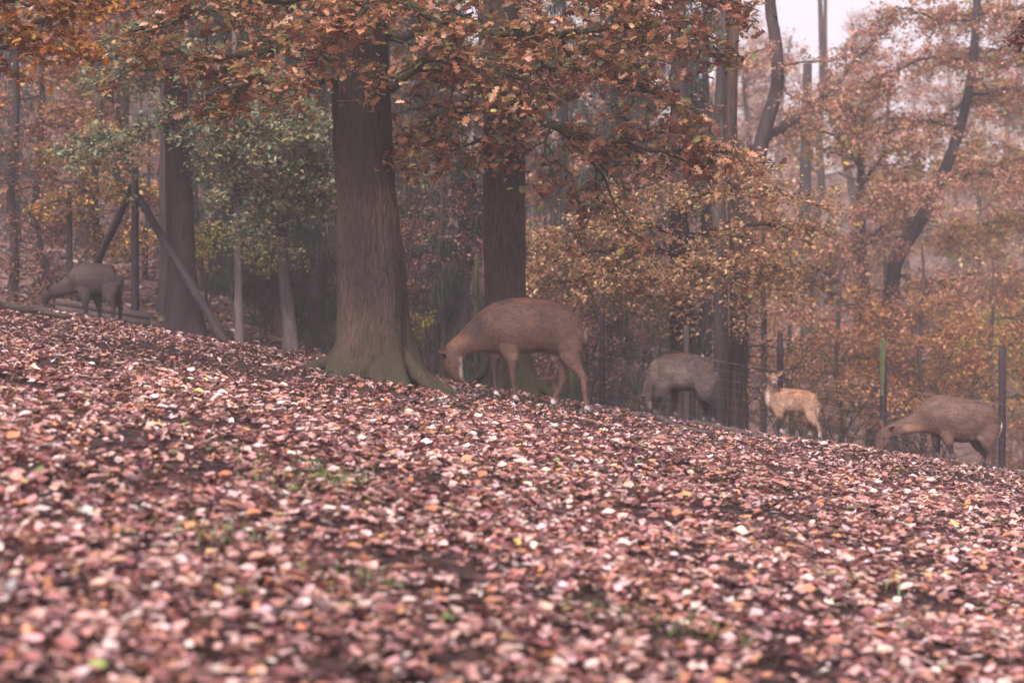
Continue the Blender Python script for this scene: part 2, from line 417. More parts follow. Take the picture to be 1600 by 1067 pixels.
def upper_crown(tubes, top, r, n, zlo):
    """leafy crown above the trunk (mostly over the frame)"""
    P = []; top = np.array(top); top[2] = max(top[2], zlo + .5 * r)
    for i in range(9):
        a = rng.uniform(0, 2 * math.pi); e = top + np.array([math.cos(a) * r * rng.uniform(.5, 1), math.sin(a) * r * rng.uniform(.5, 1), rng.uniform(-.2, .9) * r])
        mid = (top + e) / 2 + np.array([0, 0, .2 * r]); C = spline([top - np.array([0, 0, .4 * r]), mid, e], 10)
        tubes.add(C, np.linspace(.09, .02, 10), 6)
        nl = n // 9
        g = rng.uniform(.3, 1.1, nl); idx = np.clip((g * 9).astype(int), 0, 9)
        P.append(C[idx] + rng.normal(0, r * .22, (nl, 3)))
    P = np.concatenate(P); P[:, 2] = np.where(P[:, 2] < zlo, zlo + np.abs(P[:, 2] - zlo), P[:, 2])
    return P

def tree(name, label, base_px, D, path, rad, limbs, pal, side=(4, 1.1), twig=(5, .4), leaves=7, size=.11, spread=.07, tm='beech', bark='bark',
         droop=-.15, flat=.3, flare=.2, sides=20, n=40, top=None, group=None, cat='tree', top_n=1500, top_r=3.2, ridge=.01, lobes=5, flare_h=.35, seed=0, leaf_parts=0, skinny=1.0, ph=0, branch_mat=None, mat_leaf='leaf', base_z=None, push=None, side_from=.12):
    """path: (px,py) centre line from base up, in the plane at distance D"""
    if push:
        D *= push; rad = [r * push for r in rad]; limbs = [([(a, b, c * push) for a, b, c in l[0]], l[1] * push, l[2] * push) for l in limbs]
        side = (side[0] / push, side[1] * push); twig = (twig[0] + 1, twig[1] * push); leaves = leaves * push; size *= push ** .75; spread *= push; top_r *= push
    pts = [W(p[0], p[1], p[2] if len(p) > 2 else D) for p in path]
    g = gz(pts[0][0], pts[0][1]) if base_z is None else base_z
    # drop the foot to the ground
    pts[0][2] = g - .08
    root = empty(name, (pts[0][0], pts[0][1], g)); tag(root, label, cat, group)
    link('trunk', trunk_mesh('trunk', pts, rad, sides, n, flare, lobes, ridge, seed, flare_h, ph), M[bark], root)
    tb = Tubes(); Pall = []
    ws = [(wl(l[0]), l[1], l[2]) for l in limbs]
    for lw in ws:
        tl = Tubes(); Pall.append(grow(tl, [lw], (side[0] * 1.5, side[1]), (twig[0] + 2, twig[1]), int(leaves * 1.45 + .5), spread, droop, flat, skinny=skinny, side_from=side_from)); link('limb', tl.mesh('limb'), M[branch_mat or bark], root)
    if top_n and top is not False:
        tp = pts[-1]; zlo = CAMZ + 533.5 / FPX * (tp[1] + top_r * 1.3) + .3
        Pu = upper_crown(tb, tp, top_r, top_n, max(zlo, tp[2] - .5))
    else: Pu = None
    if tb.n: link('upper_limbs', tb.mesh('upper_limbs'), M[branch_mat or bark], root)['kind'] = 'stuff'
    if Pall:
        P = np.concatenate(Pall)
        if leaf_parts:
            order = np.argsort(P[:, 1]); pick = order[:leaf_parts]; P2 = P[pick]; P = np.delete(P, pick, 0)
        cr = link('crown', leaves_mesh('crown', P, size, pal, tm, roll=.55), M[mat_leaf], root)
        if leaf_parts:
            vs = [leaves_mesh('leaf', np.zeros((1, 3)), size * 1.1, pal, tm) for _ in range(16)]
            for me in vs: me.materials.append(M[mat_leaf])
            for p in P2:
                o = bpy.data.objects.new('leaf', random.choice(vs)); COL.objects.link(o); o.parent = cr
                o.location = p; o.rotation_euler = (random.uniform(-.5, .5), random.uniform(-.5, .7), random.uniform(0, 6.3))
    if Pu is not None:
        link('upper_crown', leaves_mesh('upper_crown', Pu, size * 1.9, pal, 'small', roll=.5), M[mat_leaf], root)
    return root

# ------------------------------------------------------------------ ground
def ycoords():
    y = [-6.]; 
    while y[-1] < 560:
        s = y[-1]; y.append(s + (1.0 if s < 5 else .18 if s < 38 else .18 + (s - 38) * .035))
    return np.array(y)
ys = ycoords(); us = np.linspace(-1, 1, 201); us = us * (.45 + .55 * np.abs(us))
X = us[None, :] * (14 + .9 * np.maximum(ys, 0))[:, None]; Y = np.repeat(ys[:, None], len(us), 1)
Z = ground(X, Y)
nx = len(us); ny = len(ys)
i = np.arange(ny - 1)[:, None] * nx; j = np.arange(nx - 1)[None, :]
F = np.stack([i + j, i + j + 1, i + nx + j + 1, i + nx + j], -1).reshape(-1, 4)
gme = np_mesh('ground', np.stack([X, Y, Z], -1).reshape(-1, 3), F, smooth=True)
gob = link('ground', gme, M['soil']); tag(gob, 'sloping leaf-strewn forest floor falling away to the right', kind='structure')

# leaf litter
def scatter(y0, y1, dens, margin=3.5, patch=True):
    A = []
    n = int(dens * (y1 - y0) * ((y0 + y1) / 2 * 1600 / FPX + 2 * margin))
    y = np.sqrt(rng.uniform(y0 ** 2, y1 ** 2, n)); hw = y * 800 / FPX + margin
    x = rng.uniform(-1, 1, n) * hw
    if patch:
        v = vnoise(x, y * .7, 1.15, 3.1) * .75 + vnoise(x, y, 3.7, 1.2) * .5 + vnoise(x, y, 9.1, 5.2) * .3
        keep = rng.uniform(0, 1, n) < np.clip(1.05 - np.maximum(0, v - .06) * 1.9, .10, 1)
        sh = np.exp(-((x + 2.6) / 1.6) ** 2 - ((y - 25.6) / 1.3) ** 2) + .8 * np.exp(-((x - .9) / .9) ** 2 - ((y - 27.6) / .6) ** 2)      # trampled bare soil beside the big oak
        for (cx, cy, rx, ry) in SOIL: sh = np.maximum(sh, .85 * np.exp(-((x - cx) / rx) ** 2 - ((y - cy) / ry) ** 2) * (1 + .5 * vnoise(x, y, 6, 2)))
        keep &= rng.uniform(0, 1, n) > sh * .95
        x, y = x[keep], y[keep]
    return x, y

def _soil(px, py, rx, ry):
    for D in np.arange(7.5, 30, .05):
        p = W(px, py, D)
        if gz(p[0], p[1]) >= p[2]: return (p[0], p[1], rx, ry)
SOIL = [_soil(*q) for q in ((450, 830, .45, .5), (740, 885, .5, .45), (960, 950, .5, .5), (1360, 865, .6, .6), (1500, 840, .6, .6), (180, 700, .6, .7), (700, 960, .35, .3), (1450, 940, .5, .4), (290, 860, .3, .4), (1150, 800, .5, .5), (60, 780, .4, .5), (1250, 1010, .4, .3),
                           (380, 575, 1.2, 1.0), (470, 590, 1.2, .9), (560, 612, 1.0, .7), (300, 560, 1.0, .8))]
SOIL = [q for q in SOIL if q]
def litter_cols(x, y, n):
    c = palette(PAL_LITTER, n, .2)
    # drifts of paler and of redder leaves
    v = vnoise(x, y, .55, 7)[:, None]
    c = c * np.clip(1 + .22 * v * np.array([1, 1.15, 1.2]), .5, 1.6)
    return np.clip(c * 1.08, .01, .85)

TV_all = []
litter_specs = [(7.2, 15, 590, .077, 'curl'), (7.2, 15, 210, .090, 'lobe'), (15, 24, 450, .079, 'curl'), (15, 24, 110, .090, 'lobe'), (24, 37, 370, .088, 'beech')]
for k, (y0, y1, dens, size, tm) in enumerate(litter_specs):
    x, y = scatter(y0, y1, dens, 1.8)
    z = ground(x, y) + np.abs(rng.normal(.012, .018, len(x)))
    P = np.stack([x, y, z], -1)
    me = leaves_mesh('leaf_litter', P, size, tm=tm, srange=(.45, 1.6), pitch=(0, .22), roll=.22, cols=litter_cols(x, y, len(x)))
    o = link('leaf_litter', me, M['litter']); tag(o, ['carpet of wet beech leaves in the foreground', 'lobed oak leaves strewn in the foreground', 'carpet of fallen beech leaves across the middle of the slope', 'lobed oak leaves strewn across the middle of the slope', 'fallen leaves along the crest of the slope'][k], kind='stuff')
# litter beyond the crest, left and centre
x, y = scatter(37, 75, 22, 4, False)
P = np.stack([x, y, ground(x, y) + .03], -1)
o = link('leaf_litter', leaves_mesh('leaf_litter', P, .17, tm='small', pitch=(0, .4), roll=.4, cols=litter_cols(x, y, len(x)) * .38), M['litter']); tag(o, 'fallen leaves on the wooded ground beyond the crest', kind='stuff')  # leaf colours darkened to stand in for the shade under the wood

# 300 leaves that show largest
vs = []
for k in range(24):
    me = leaves_mesh('fallen_leaf', np.zeros((1, 3)), .10, PAL_LITTER, 'oak' if k % 3 == 0 else 'curl', pitch=(0, .05), roll=.05); me.materials.append(M['litter']); vs.append(me)
for k in range(300):
    y = math.sqrt(random.uniform(8.3 ** 2, 11 ** 2)); x = random.uniform(-1, 1) * y * 820 / FPX
    o = bpy.data.objects.new('fallen_leaf', random.choice(vs)); COL.objects.link(o); o.parent = gob
    o.location = (x, y, gz(x, y) + .035); o.rotation_euler = (random.gauss(0, .35), random.gauss(0, .35), random.uniform(0, 6.3))

# grass tufts
def grass(cx, cy, r, n):
    a = rng.uniform(0, 2 * math.pi, n); q = r * np.sqrt(rng.uniform(0, 1, n)); x = cx + q * np.cos(a) * 1.6; y = cy + q * np.sin(a)
    return np.stack([x, y, ground(x, y) + .05], -1)
def at_ground(px, py, d0=8., d1=45.):
    """first point where the view line meets the ground"""
    for D in np.arange(d0, d1, .05):
        p = W(px, py, D)
        if gz(p[0], p[1]) >= p[2]: return p
    return W(px, py, d1)
Gp = []
for px, py, r, n in ((415, 718, .35, 60), (478, 755, .35, 90), (545, 757, .3, 90), (455, 765, .3, 50), (340, 840, .25, 60), (560, 915, .2, 40), (1100, 1000, .2, 50), (930, 965, .2, 30), (1340, 915, .2, 30), (860, 640, .3, 20), (280, 505, .5, 90), (240, 500, .4, 60), (100, 445, .6, 50)):
    p = at_ground(px, py); Gp.append(grass(p[0], p[1], r, n))
Gp = np.concatenate(Gp)
TM['blade'] = (np.array([(-.5, .035, 0), (-.5, -.035, 0), (0, .03, .04), (0, -.03, .04), (.5, 0, -.05)]), np.array([(0, 1, 2), (1, 3, 2), (2, 3, 4)]))
o = link('grass', leaves_mesh('grass', Gp, .14, [(3, (.17, .24, .07)), (2, (.10, .16, .05)), (1, (.28, .26, .1))], 'blade', pitch=(-1.0, .35), roll=.3), M['leaf'])
tag(o, 'small tufts of green grass poking through the leaves', 'grass', kind='stuff')

tb = Tubes()
for q in range(420):
    y = math.sqrt(random.uniform(8 ** 2, 28 ** 2)); x = random.uniform(-1, 1) * (y * 820 / FPX + 1); a = random.uniform(0, 6.28); L = random.uniform(.08, .4)
    P = np.array([[x + math.cos(a) * L * f + random.gauss(0, .01), y + math.sin(a) * L * f + random.gauss(0, .01), 0] for f in (0, .35, .7, 1)]); P[:, 2] = ground(P[:, 0], P[:, 1]) + .035 + rng.uniform(0, .015, 4)
    tb.add(P, np.array([.006, .005, .004, .002]) * random.uniform(.7, 1.5), 4)
o = link('twigs', tb.mesh('twigs'), M['bark_dark']); tag(o, 'thin broken twigs scattered over the fallen leaves', kind='stuff')

# ------------------------------------------------------------------ big oaks
oak1 = tree('oak_tree', 'massive oak with flared mossy roots, largest trunk left of the grazing antelope', None, 26.5,
    [(580, 600), (582, 560), (582, 500), (580, 430), (574, 330), (568, 230), (564, 120), (561, 0), (560, -200), (555, -500), (560, -800)],
    [.56, .50, .455, .435, .41, .395, .385, .38, .36, .32, .26],
    [([(540, 70, 26.4), (430, 75, 25.7), (330, 100, 25.2), (240, 80, 25)], .08, .02),
     ([(540, 120, 26.4), (470, 128, 25.7), (400, 130, 25.3), (320, 150, 25.1)], .05, .015),
     ([(545, -20, 26.4), (420, 5, 25.6), (310, 20, 25), (200, 50, 24.8)], .08, .02),
     ([(545, -100, 26.4), (430, -50, 27), (340, -30, 27.5), (260, 0, 27.8)], .08, .02),
     ([(562, -120, 26.2), (566, -60, 25.0), (572, 0, 24.2), (560, 40, 23.7)], .06, .015),
     ([(555, -100, 26.2), (530, -40, 25.0), (500, 10, 24.3), (470, 50, 24)], .06, .015),
     ([(612, 0, 26.5), (700, 30, 25.8), (800, 55, 25.2), (900, 48, 24.9), (1010, 40, 24.8)], .09, .02),
     ([(605, -60, 26.5), (720, -50, 25.8), (850, -20, 25.3), (960, 0, 25)], .09, .02),
     ([(612, 140, 26.4), (660, 100, 25.9), (720, 85, 25.5), (790, 110, 25.2), (840, 150, 25)], .06, .015),
     ([(610, 60, 26.5), (670, 50, 27.0), (740, 20, 27.3)], .05, .015)],
    PAL_OAK, side=(2.9, 1.1), twig=(6, .36), leaves=4, size=.135, spread=.08, skinny=1.8, tm='oak', bark='bark_oak', branch_mat='moss_bark', flare=.36, sides=130, n=150, lobes=5, flare_h=.42,
    seed=1, ridge=.017, top_n=900, top_r=5, leaf_parts=250, droop=-.22, ph=2.2)

oak2 = tree('oak_tree', 'second big oak with ridged grey bark standing behind the grazing antelope', None, 29,
    [(795, 600), (793, 540), (790, 460), (788, 350), (788, 250), (785, 100), (780, 0), (778, -200), (770, -500), (775, -800)],
    [.38, .33, .305, .30, .30, .30, .29, .27, .24, .20],
    [([(790, 135, 28.8), (860, 195, 27.6), (940, 222, 26.8), (1040, 234, 26.2), (1145, 238, 26)], .085, .015),
     ([(780, 60, 28.8), (880, 100, 27.4), (980, 130, 26.6), (1080, 165, 26.3)], .08, .02),
     ([(790, -40, 28.8), (900, -15, 27.5), (1020, 5, 26.8), (1115, 60, 26.5)], .09, .02),
     ([(790, -90, 28.8), (920, -60, 27.8), (1060, -40, 27), (1150, 20, 27)], .09, .02),
     ([(775, 165, 28.8), (710, 178, 27.6), (660, 200, 27), (635, 225, 26.8)], .06, .012),
     ([(775, 120, 28.8), (720, 115, 28), (660, 125, 27.5)], .05, .012),
     ([(880, 206, 27.4), (925, 255, 27.2), (955, 300, 27.2), (965, 335, 27.2)], .035, .01),
     ([(860, 195, 27.6), (850, 230, 27.2), (870, 290, 27)], .025, .01),
     ([(800, 190, 28.7), (760, 215, 28), (700, 240, 27.8)], .03, .01),
     ([(790, 70, 28.8), (850, 85, 27.8), (950, 70, 27), (1040, 55, 26.8)], .06, .015)],
    PAL_OAK_R, side=(2.8, 1.05), twig=(6, .36), leaves=4, size=.135, spread=.08, skinny=1.8, tm='oak', bark='bark_oak2', branch_mat='moss_bark', flare=.30, sides=56, n=90, flare_h=.4,
    seed=4, ridge=.010, top_n=700, top_r=4.5, leaf_parts=200, droop=-.22)

# surface roots
def root_tubes(parent, lst, mat):
    for pts, ra, rb in lst:
        P = spline([np.array(p) for p in pts], 14); 
        for q in range(1, 14): P[q][2] = P[q][2]
        P[1:, :2] += rng.normal(0, .02, (13, 2))
        tb = Tubes(); tb.add(P, np.linspace(ra, rb, 14), 12); link('root', tb.mesh('root'), mat, parent)
b1 = W(580, 600, 26.5); g1 = gz(b1[0], b1[1])
def rp(dx, dy, h): x = b1[0] + dx; y = b1[1] + dy; return (x, y, gz(x, y) + h)
root_tubes(oak1, [([rp(.35, -.15, .50), rp(.58, -.3, .25), rp(.82, -.45, .09), rp(1.1, -.6, .0), rp(1.4, -.7, -.05)], .14, .03),
                  ([rp(.38, .0, .45), rp(.66, .0, .21), rp(.95, -.05, .07), rp(1.25, -.1, -.02), rp(1.5, -.2, -.05)], .12, .03),
                  ([rp(-.3, -.1, .38), rp(-.56, -.18, .17), rp(-.82, -.25, .05), rp(-1.08, -.3, -.04)], .13, .03)], M['bark_oak'])
b1 = W(795, 600, 29)
root_tubes(oak2, [([rp(.2, -.1, .6), rp(.38, -.2, .3), rp(.6, -.3, .1), rp(.9, -.4, 0)], .11, .04),
                  ([rp(-.2, -.1, .6), rp(-.38, -.2, .25), rp(-.6, -.3, .05)], .10, .04)], M['bark_oak2'])

for cx, cy in ((W(580, 600, 26.5)[0], 26.5), (W(795, 600, 29)[0], 29.0)):
    n_ = 900; a = rng.uniform(0, 2 * math.pi, n_); q = rng.uniform(.62, 1.35, n_); x = cx + q * np.cos(a); y = cy + q * np.sin(a)
    P = np.stack([x, y, ground(x, y) + rng.uniform(.0, .10, n_) * np.clip(1.5 - q, .2, 1)], -1)
    o = link('leaf_litter', leaves_mesh('leaf_litter', P, .10, tm='curl', pitch=(0, .4), roll=.4, cols=litter_cols(x, y, n_)), M['litter'])
    tag(o, 'fallen leaves banked against the roots of the %s oak' % ('big' if cy < 27 else 'second'), kind='stuff')
# branches reaching into the frame from trees that stand just outside
tree('oak_tree', 'oak outside the left edge whose orange-leaved branch reaches into the top left corner', None, 22,
    [(-330, 700), (-330, 400), (-320, 0), (-310, -400), (-310, -800)], [.34, .3, .27, .24, .2],
    [([(-320, 140, 22), (-180, 110, 22), (-60, 85, 22), (20, 55, 22), (90, 25, 22), (150, -20, 22)], .06, .018),
     ([(-320, 60, 22), (-150, 30, 21.6), (-20, 15, 21.5), (60, 0, 21.4)], .05, .015),
     ([(-60, 85, 22), (10, 75, 21.6), (70, 60, 21.3), (120, 70, 21.2)], .025, .01),
     ([(60, 35, 22), (110, 60, 21.8), (140, 85, 21.7)], .014, .007),
     ([(-150, -60, 22), (0, -50, 21.8), (110, -20, 21.6), (170, 10, 21.5)], .05, .012)],
    PAL_ORANGE, side=(3.2, .6), twig=(4, .3), leaves=5, size=.10, spread=.055, tm='oak', bark='bark_oak2', branch_mat='bark_dark', droop=-.35, top_n=1500, top_r=3.5)
tree('beech_tree', 'beech whose dark red leafy twig hangs into the top right corner', None, 22,
    [(1900, 1000), (1900, 500), (1890, 0), (1880, -500)], [.25, .22, .2, .17],
    [([(1890, -60, 22), (1760, -40, 22), (1660, 0, 22), (1600, 35, 22), (1572, 60, 22)], .03, .008),
     ([(1890, -120, 22), (1760, -80, 22), (1660, -40, 22), (1590, -10, 22)], .03, .008)],
    [(3, (.12, .035, .035)), (2, (.17, .055, .045))], side=(2.4, .38), twig=(4, .2), leaves=5, size=.085, spread=.05, bark='bark_dark', top_n=800, top_r=3)

# ------------------------------------------------------------------ middle distance
tree('sage_tree', 'tree with a straight dark trunk and a grey-green crown left of the big oak', None, 38,
    [(290, 530), (284, 420), (280, 300), (276, 200), (272, 60), (270, -200), (270, -500)], [.33, .27, .25, .24, .22, .18, .15],
    [([(276, 190, 38), (210, 205, 36.8), (160, 230, 36.2), (130, 215, 36)], .07, .02),
     ([(280, 230, 38), (370, 240, 36.8), (450, 255, 36.4), (525, 250, 36.2)], .07, .02),
     ([(276, 120, 38), (350, 115, 36.8), (430, 150, 36.4), (500, 180, 36.2)], .07, .02),
     ([(275, 120, 38), (220, 110, 37), (160, 130, 36.6)], .06, .02),
     ([(282, 270, 38), (380, 290, 36.8), (440, 310, 36.5), (520, 300, 36.2)], .05, .02),
     ([(278, 180, 38), (320, 180, 36), (400, 200, 35.6), (470, 220, 35.5)], .05, .02),
     ([(272, 90, 38), (240, 60, 37), (180, 90, 36.5)], .05, .02)],
    PAL_SAGE, side=(5.2, 1.1), twig=(6, .42), leaves=8, size=.115, spread=.08, bark='bark_dark', flare=.22, top_n=500, top_r=4)
tree('young_tree', 'slim grey trunk curving at its foot, just left of the big oak', None, 37.6,
    [(456, 545), (450, 490), (444, 430), (441, 350), (444, 250), (440, 100), (440, -200)], [.15, .125, .11, .10, .095, .08, .06],
    [([(443, 340, 37.6), (480, 320, 37.4), (520, 330, 37.2)], .02, .008), ([(442, 380, 37.6), (400, 340, 37.4), (380, 350, 37.2)], .02, .008)],
    PAL_SAGE, side=(3, .5), twig=(3, .3), leaves=3, size=.09, bark='bark_grey', flare=.05, top_n=500, top_r=2)
tree('young_tree', 'second thin straight stem between the braced post and the big oak', None, 37,
    [(374, 530), (373, 450), (371, 330), (368, 200), (366, 0), (364, -200)], [.085, .075, .07, .065, .05, .04], [], PAL_SAGE, bark='bark_grey', flare=.03, top_n=400, top_r=1.5)
tree('dark_tree', 'dark trunk partly hidden behind the grey-green tree', None, 42,
    [(262, 520), (263, 400), (262, 250), (262, 0), (262, -300)], [.2, .18, .17, .16, .13], [], PAL_RED, bark='bark_dark', flare=.1, top_n=600, top_r=3)
for k, (px, lab, D, lims, pal) in enumerate([
    (20, 'dark-stemmed tree with yellow-brown leaves at the left edge', 43, [([(20, 260, 43), (60, 270, 42.5), (110, 290, 42)], .03, .01), ([(20, 200, 43), (70, 190, 42.5), (120, 200, 42)], .03, .01), ([(20, 330, 43), (60, 350, 42.5), (110, 380, 42)], .03, .01), ([(20, 240, 43), (-40, 250, 42)], .03, .01), ([(20, 380, 43), (60, 395, 42), (90, 420, 42)], .02, .01)], PAL_RED),
    (150, 'understory tree with gold leaves behind the leftmost antelope', 44, [([(150, 300, 44), (190, 290, 43), (240, 300, 42.5)], .03, .01), ([(150, 260, 44), (100, 240, 43), (60, 250, 42.5)], .03, .01), ([(150, 220, 44), (200, 210, 43), (250, 230, 42.5)], .03, .01), ([(150, 350, 44), (100, 340, 43), (60, 330, 42.5)], .03, .01), ([(150, 360, 44), (190, 370, 43), (220, 380, 42)], .02, .01), ([(150, 280, 44), (130, 300, 42), (90, 320, 41.5)], .02, .01)], PAL_YBROWN),
    (60, 'thin understory tree with rusty leaves beside the gold one', 47, [([(60, 150, 47), (20, 160, 46), (-20, 180, 46)], .03, .01), ([(60, 180, 47), (110, 170, 46), (150, 190, 46)], .03, .01), ([(60, 290, 47), (20, 300, 46)], .03, .01), ([(60, 230, 47), (100, 240, 46), (140, 250, 46)], .03, .01), ([(60, 120, 47), (100, 110, 46)], .03, .01)], PAL_RUST)]):
    tree('understory_tree', lab, None, D, [(px, 470), (px + 3, 400), (px - 3, 300), (px + 6, 150), (px, 0)], [.10, .09, .08, .07, .05], lims, pal,
         side=(4, .8), twig=(5, .35), leaves=5, size=.11, bark='bark_dark', flare=.06, top_n=700, top_r=2.2, group='understory trees on the left')

tree('tan_tree', 'tree with a black trunk and a broad tan and yellow crown behind the dark antelope', None, 39,
    [(1066, 660), (1066, 600), (1065, 520), (1065, 420), (1060, 330), (1062, 200), (1060, 0), (1060, -300)], [.28, .235, .225, .22, .2, .18, .15, .11],
    [([(1065, 400, 39), (990, 385, 37.8), (900, 400, 37.2), (810, 420, 37)], .07, .02),
     ([(1065, 360, 39), (980, 345, 38), (920, 355, 37.6), (850, 370, 37.4)], .06, .02),
     ([(1063, 320, 39), (1130, 300, 37.8), (1200, 295, 37.3), (1280, 320, 37)], .07, .02),
     ([(1065, 370, 39), (1130, 360, 37.8), (1200, 350, 37.2), (1270, 365, 37)], .06, .02),
     ([(1065, 420, 39), (1010, 430, 37.8), (950, 425, 37.3), (870, 440, 37.2)], .05, .015),
     ([(1066, 410, 39), (1100, 415, 37.6), (1160, 400, 37.2), (1220, 420, 37)], .05, .015),
     ([(1062, 290, 39), (1010, 290, 38), (960, 310, 37.6)], .05, .015),
     ([(1062, 260, 39), (1110, 250, 38), (1180, 265, 37.6)], .05, .015),
     ([(1085, 415, 38), (1150, 440, 37.6), (1230, 455, 37.4)], .03, .01),
     ([(1066, 450, 39), (1030, 462, 38.2), (980, 455, 38)], .02, .01)],
    PAL_TAN, side=(4.4, 1.1), twig=(5, .42), leaves=8, size=.105, spread=.08, bark='bark_dark', flare=.12, top_n=250, top_r=3)
tree('grey_tree', 'left one of two tall pale grey trunks rising side by side behind the wire fence', None, 41,
    [(1126, 690), (1127, 600), (1126, 480), (1124, 300), (1127, 150), (1130, 0), (1134, -200)], [.2, .16, .15, .14, .13, .12, .1],
    [([(1124, 250, 41), (1110, 180, 41), (1100, 130, 40.8)], .03, .012)], PAL_PINK, side=(2, .4), twig=(2, .3), leaves=2, size=.1, bark='bark_grey', flare=.06, top_n=700, top_r=3, group='twin grey trunks')
tree('grey_tree', 'right, darker one of two tall trunks rising side by side behind the wire fence', None, 40.5,
    [(1153, 700), (1153, 620), (1154, 480), (1148, 320), (1142, 200), (1146, 60), (1156, -60), (1180, -250)], [.23, .19, .17, .15, .13, .12, .11, .09],
    [([(1160, 580, 40.5), (1185, 575, 40.3), (1215, 590, 40.2), (1250, 595, 40.2)], .018, .006), ([(1160, 545, 40.5), (1185, 540, 40.3), (1220, 545, 40.2), (1255, 560, 40.2)], .016, .005),
     ([(1160, 640, 40.5), (1180, 622, 40.2), (1196, 630, 40.2)], .015, .006)],
    PAL_RUST, side=(3, .5), twig=(2, .25), leaves=1, size=.09, bark='bark', branch_mat='moss_bark', flare=.08, top_n=700, top_r=3, group='twin grey trunks', skinny=1.3)
tree('crooked_tree', 'tree whose dark reddish trunk bends sharply near the top centre right', None, 43,
    [(1150, 700), (1155, 500), (1165, 330), (1184, 245), (1202, 180), (1215, 130), (1211, 60), (1203, 0), (1200, -150), (1210, -400)], [.25, .23, .21, .18, .155, .14, .13, .12, .11, .08],
    [([(1215, 105, 43), (1260, 98, 42.5), (1310, 92, 42), (1360, 75, 42)], .03, .01), ([(1214, 130, 43), (1245, 155, 42.6), (1280, 165, 42.4), (1320, 190, 42)], .025, .008),
     ([(1208, 75, 43), (1170, 85, 42.6), (1140, 110, 42.2)], .025, .01), ([(1195, 215, 43), (1240, 190, 44.5), (1290, 150, 46), (1350, 80, 48), (1400, 30, 50)], .09, .04)],
    PAL_PINK, side=(2.4, .9), twig=(4, .4), leaves=5, size=.11, bark='bark_dark', branch_mat='bark', flare=.1, push=1.35, top_n=1200, top_r=4, skinny=1.2)
tree('leaning_tree', 'misty tree with a dark limb leaning right in front of the far slope', None, 52,
    [(1388, 760), (1390, 640), (1392, 500), (1400, 410), (1438, 345), (1470, 280), (1500, 200), (1520, 100), (1530, -50)], [.26, .23, .21, .20, .18, .155, .13, .11, .08],
    [([(1470, 280, 52), (1530, 270, 51), (1600, 290, 50)], .08, .03), ([(1420, 370, 52), (1350, 380, 51), (1290, 400, 50)], .06, .02),
     ([(1500, 200, 52), (1440, 190, 51), (1380, 210, 50)], .06, .02), ([(1510, 150, 52), (1570, 140, 51), (1630, 150, 50)], .06, .02),
     ([(1520, 100, 52), (1460, 90, 51), (1400, 110, 50), (1350, 130, 50)], .06, .02), ([(1395, 430, 52), (1450, 440, 51), (1520, 430, 50)], .05, .02),
     ([(1460, 300, 52), (1420, 290, 50), (1360, 310, 49)], .05, .02), ([(1525, 20, 52), (1580, 30, 51), (1630, 50, 50)], .05, .02), ([(1525, 30, 52), (1470, 30, 51), (1400, 10, 50)], .05, .02)],
    PAL_PINK, side=(3.4, 1.3), twig=(5, .5), leaves=7, size=.13, spread=.1, bark='bark_dark', flare=.1, push=1.2, side_from=.2, top_n=1200, top_r=4)
tree('golden_oak', 'oak outside the right edge spreading orange and gold foliage over the right side', None, 47,
    [(1720, 800), (1715, 500), (1700, 200), (1690, -100), (1690, -400)], [.4, .34, .3, .26, .2],
    [([(1700, 180, 47), (1620, 160, 46), (1540, 150, 45.5), (1470, 180, 45)], .1, .03), ([(1705, 260, 47), (1620, 250, 46), (1540, 260, 45.5), (1460, 270, 45)], .1, .03),
     ([(1708, 330, 47), (1620, 340, 46), (1540, 350, 45.5), (1480, 370, 45)], .08, .03), ([(1710, 400, 47), (1640, 420, 46), (1560, 430, 45.5), (1500, 450, 45)], .08, .03),
     ([(1700, 120, 47), (1620, 90, 46), (1540, 80, 45.5), (1480, 100, 45)], .08, .03), ([(1710, 470, 47), (1640, 500, 46), (1570, 520, 45.5), (1500, 530, 45)], .06, .02),
     ([(1700, 30, 47), (1620, 10, 46), (1540, 20, 45.5), (1490, 30, 45)], .08, .03)],
    [(4, (.46, .22, .10)), (3, (.38, .15, .09)), (2, (.5, .34, .10)), (1, (.35, .33, .10))], side=(3.6, 1.3), twig=(5, .5), leaves=8, size=.125, spread=.1, bark='bark', push=1.55, top_n=1200, top_r=4)
# forked pale tree in the mist
tree('forked_tree', 'slender tree forking into two misty stems in front of the pale gap', None, 62,
    [(1345, 760), (1345, 500), (1340, 400), (1335, 320), (1318, 240), (1300, 190), (1290, 100), (1290, -50)], [.26, .2, .17, .13, .1, .09, .07, .05],
    [([(1336, 310, 62), (1360, 290, 62), (1375, 270, 62), (1385, 200, 62), (1390, 120, 61)], .12, .04), ([(1336, 280, 62), (1310, 270, 61), (1290, 275, 61)], .05, .02),
     ([(1300, 190, 62), (1330, 170, 61), (1370, 150, 60), (1410, 135, 60)], .06, .02), ([(1300, 180, 62), (1270, 160, 61), (1240, 150, 61)], .05, .02)],
    PAL_PINK, side=(1.3, 1.2), twig=(4, .5), leaves=3, size=.13, spread=.1, bark='bark', flare=.1, push=1.8, top_n=700, top_r=3.5)
tree('forked_tree', 'thin misty stem with sparse twigs left of the pale gap', None, 58,
    [(1275, 760), (1272, 480), (1268, 380), (1283, 300), (1280, 220), (1284, 120), (1280, -50)], [.24, .17, .13, .12, .1, .08, .06],
    [([(1278, 270, 58), (1250, 250, 57), (1225, 200, 57)], .05, .02), ([(1282, 240, 58), (1300, 230, 57)], .04, .02)],
    PAL_PINK, side=(1.3, 1.0), twig=(4, .5), leaves=3, size=.13, spread=.1, bark='bark', flare=.1, push=1.7, top_n=500, top_r=3)
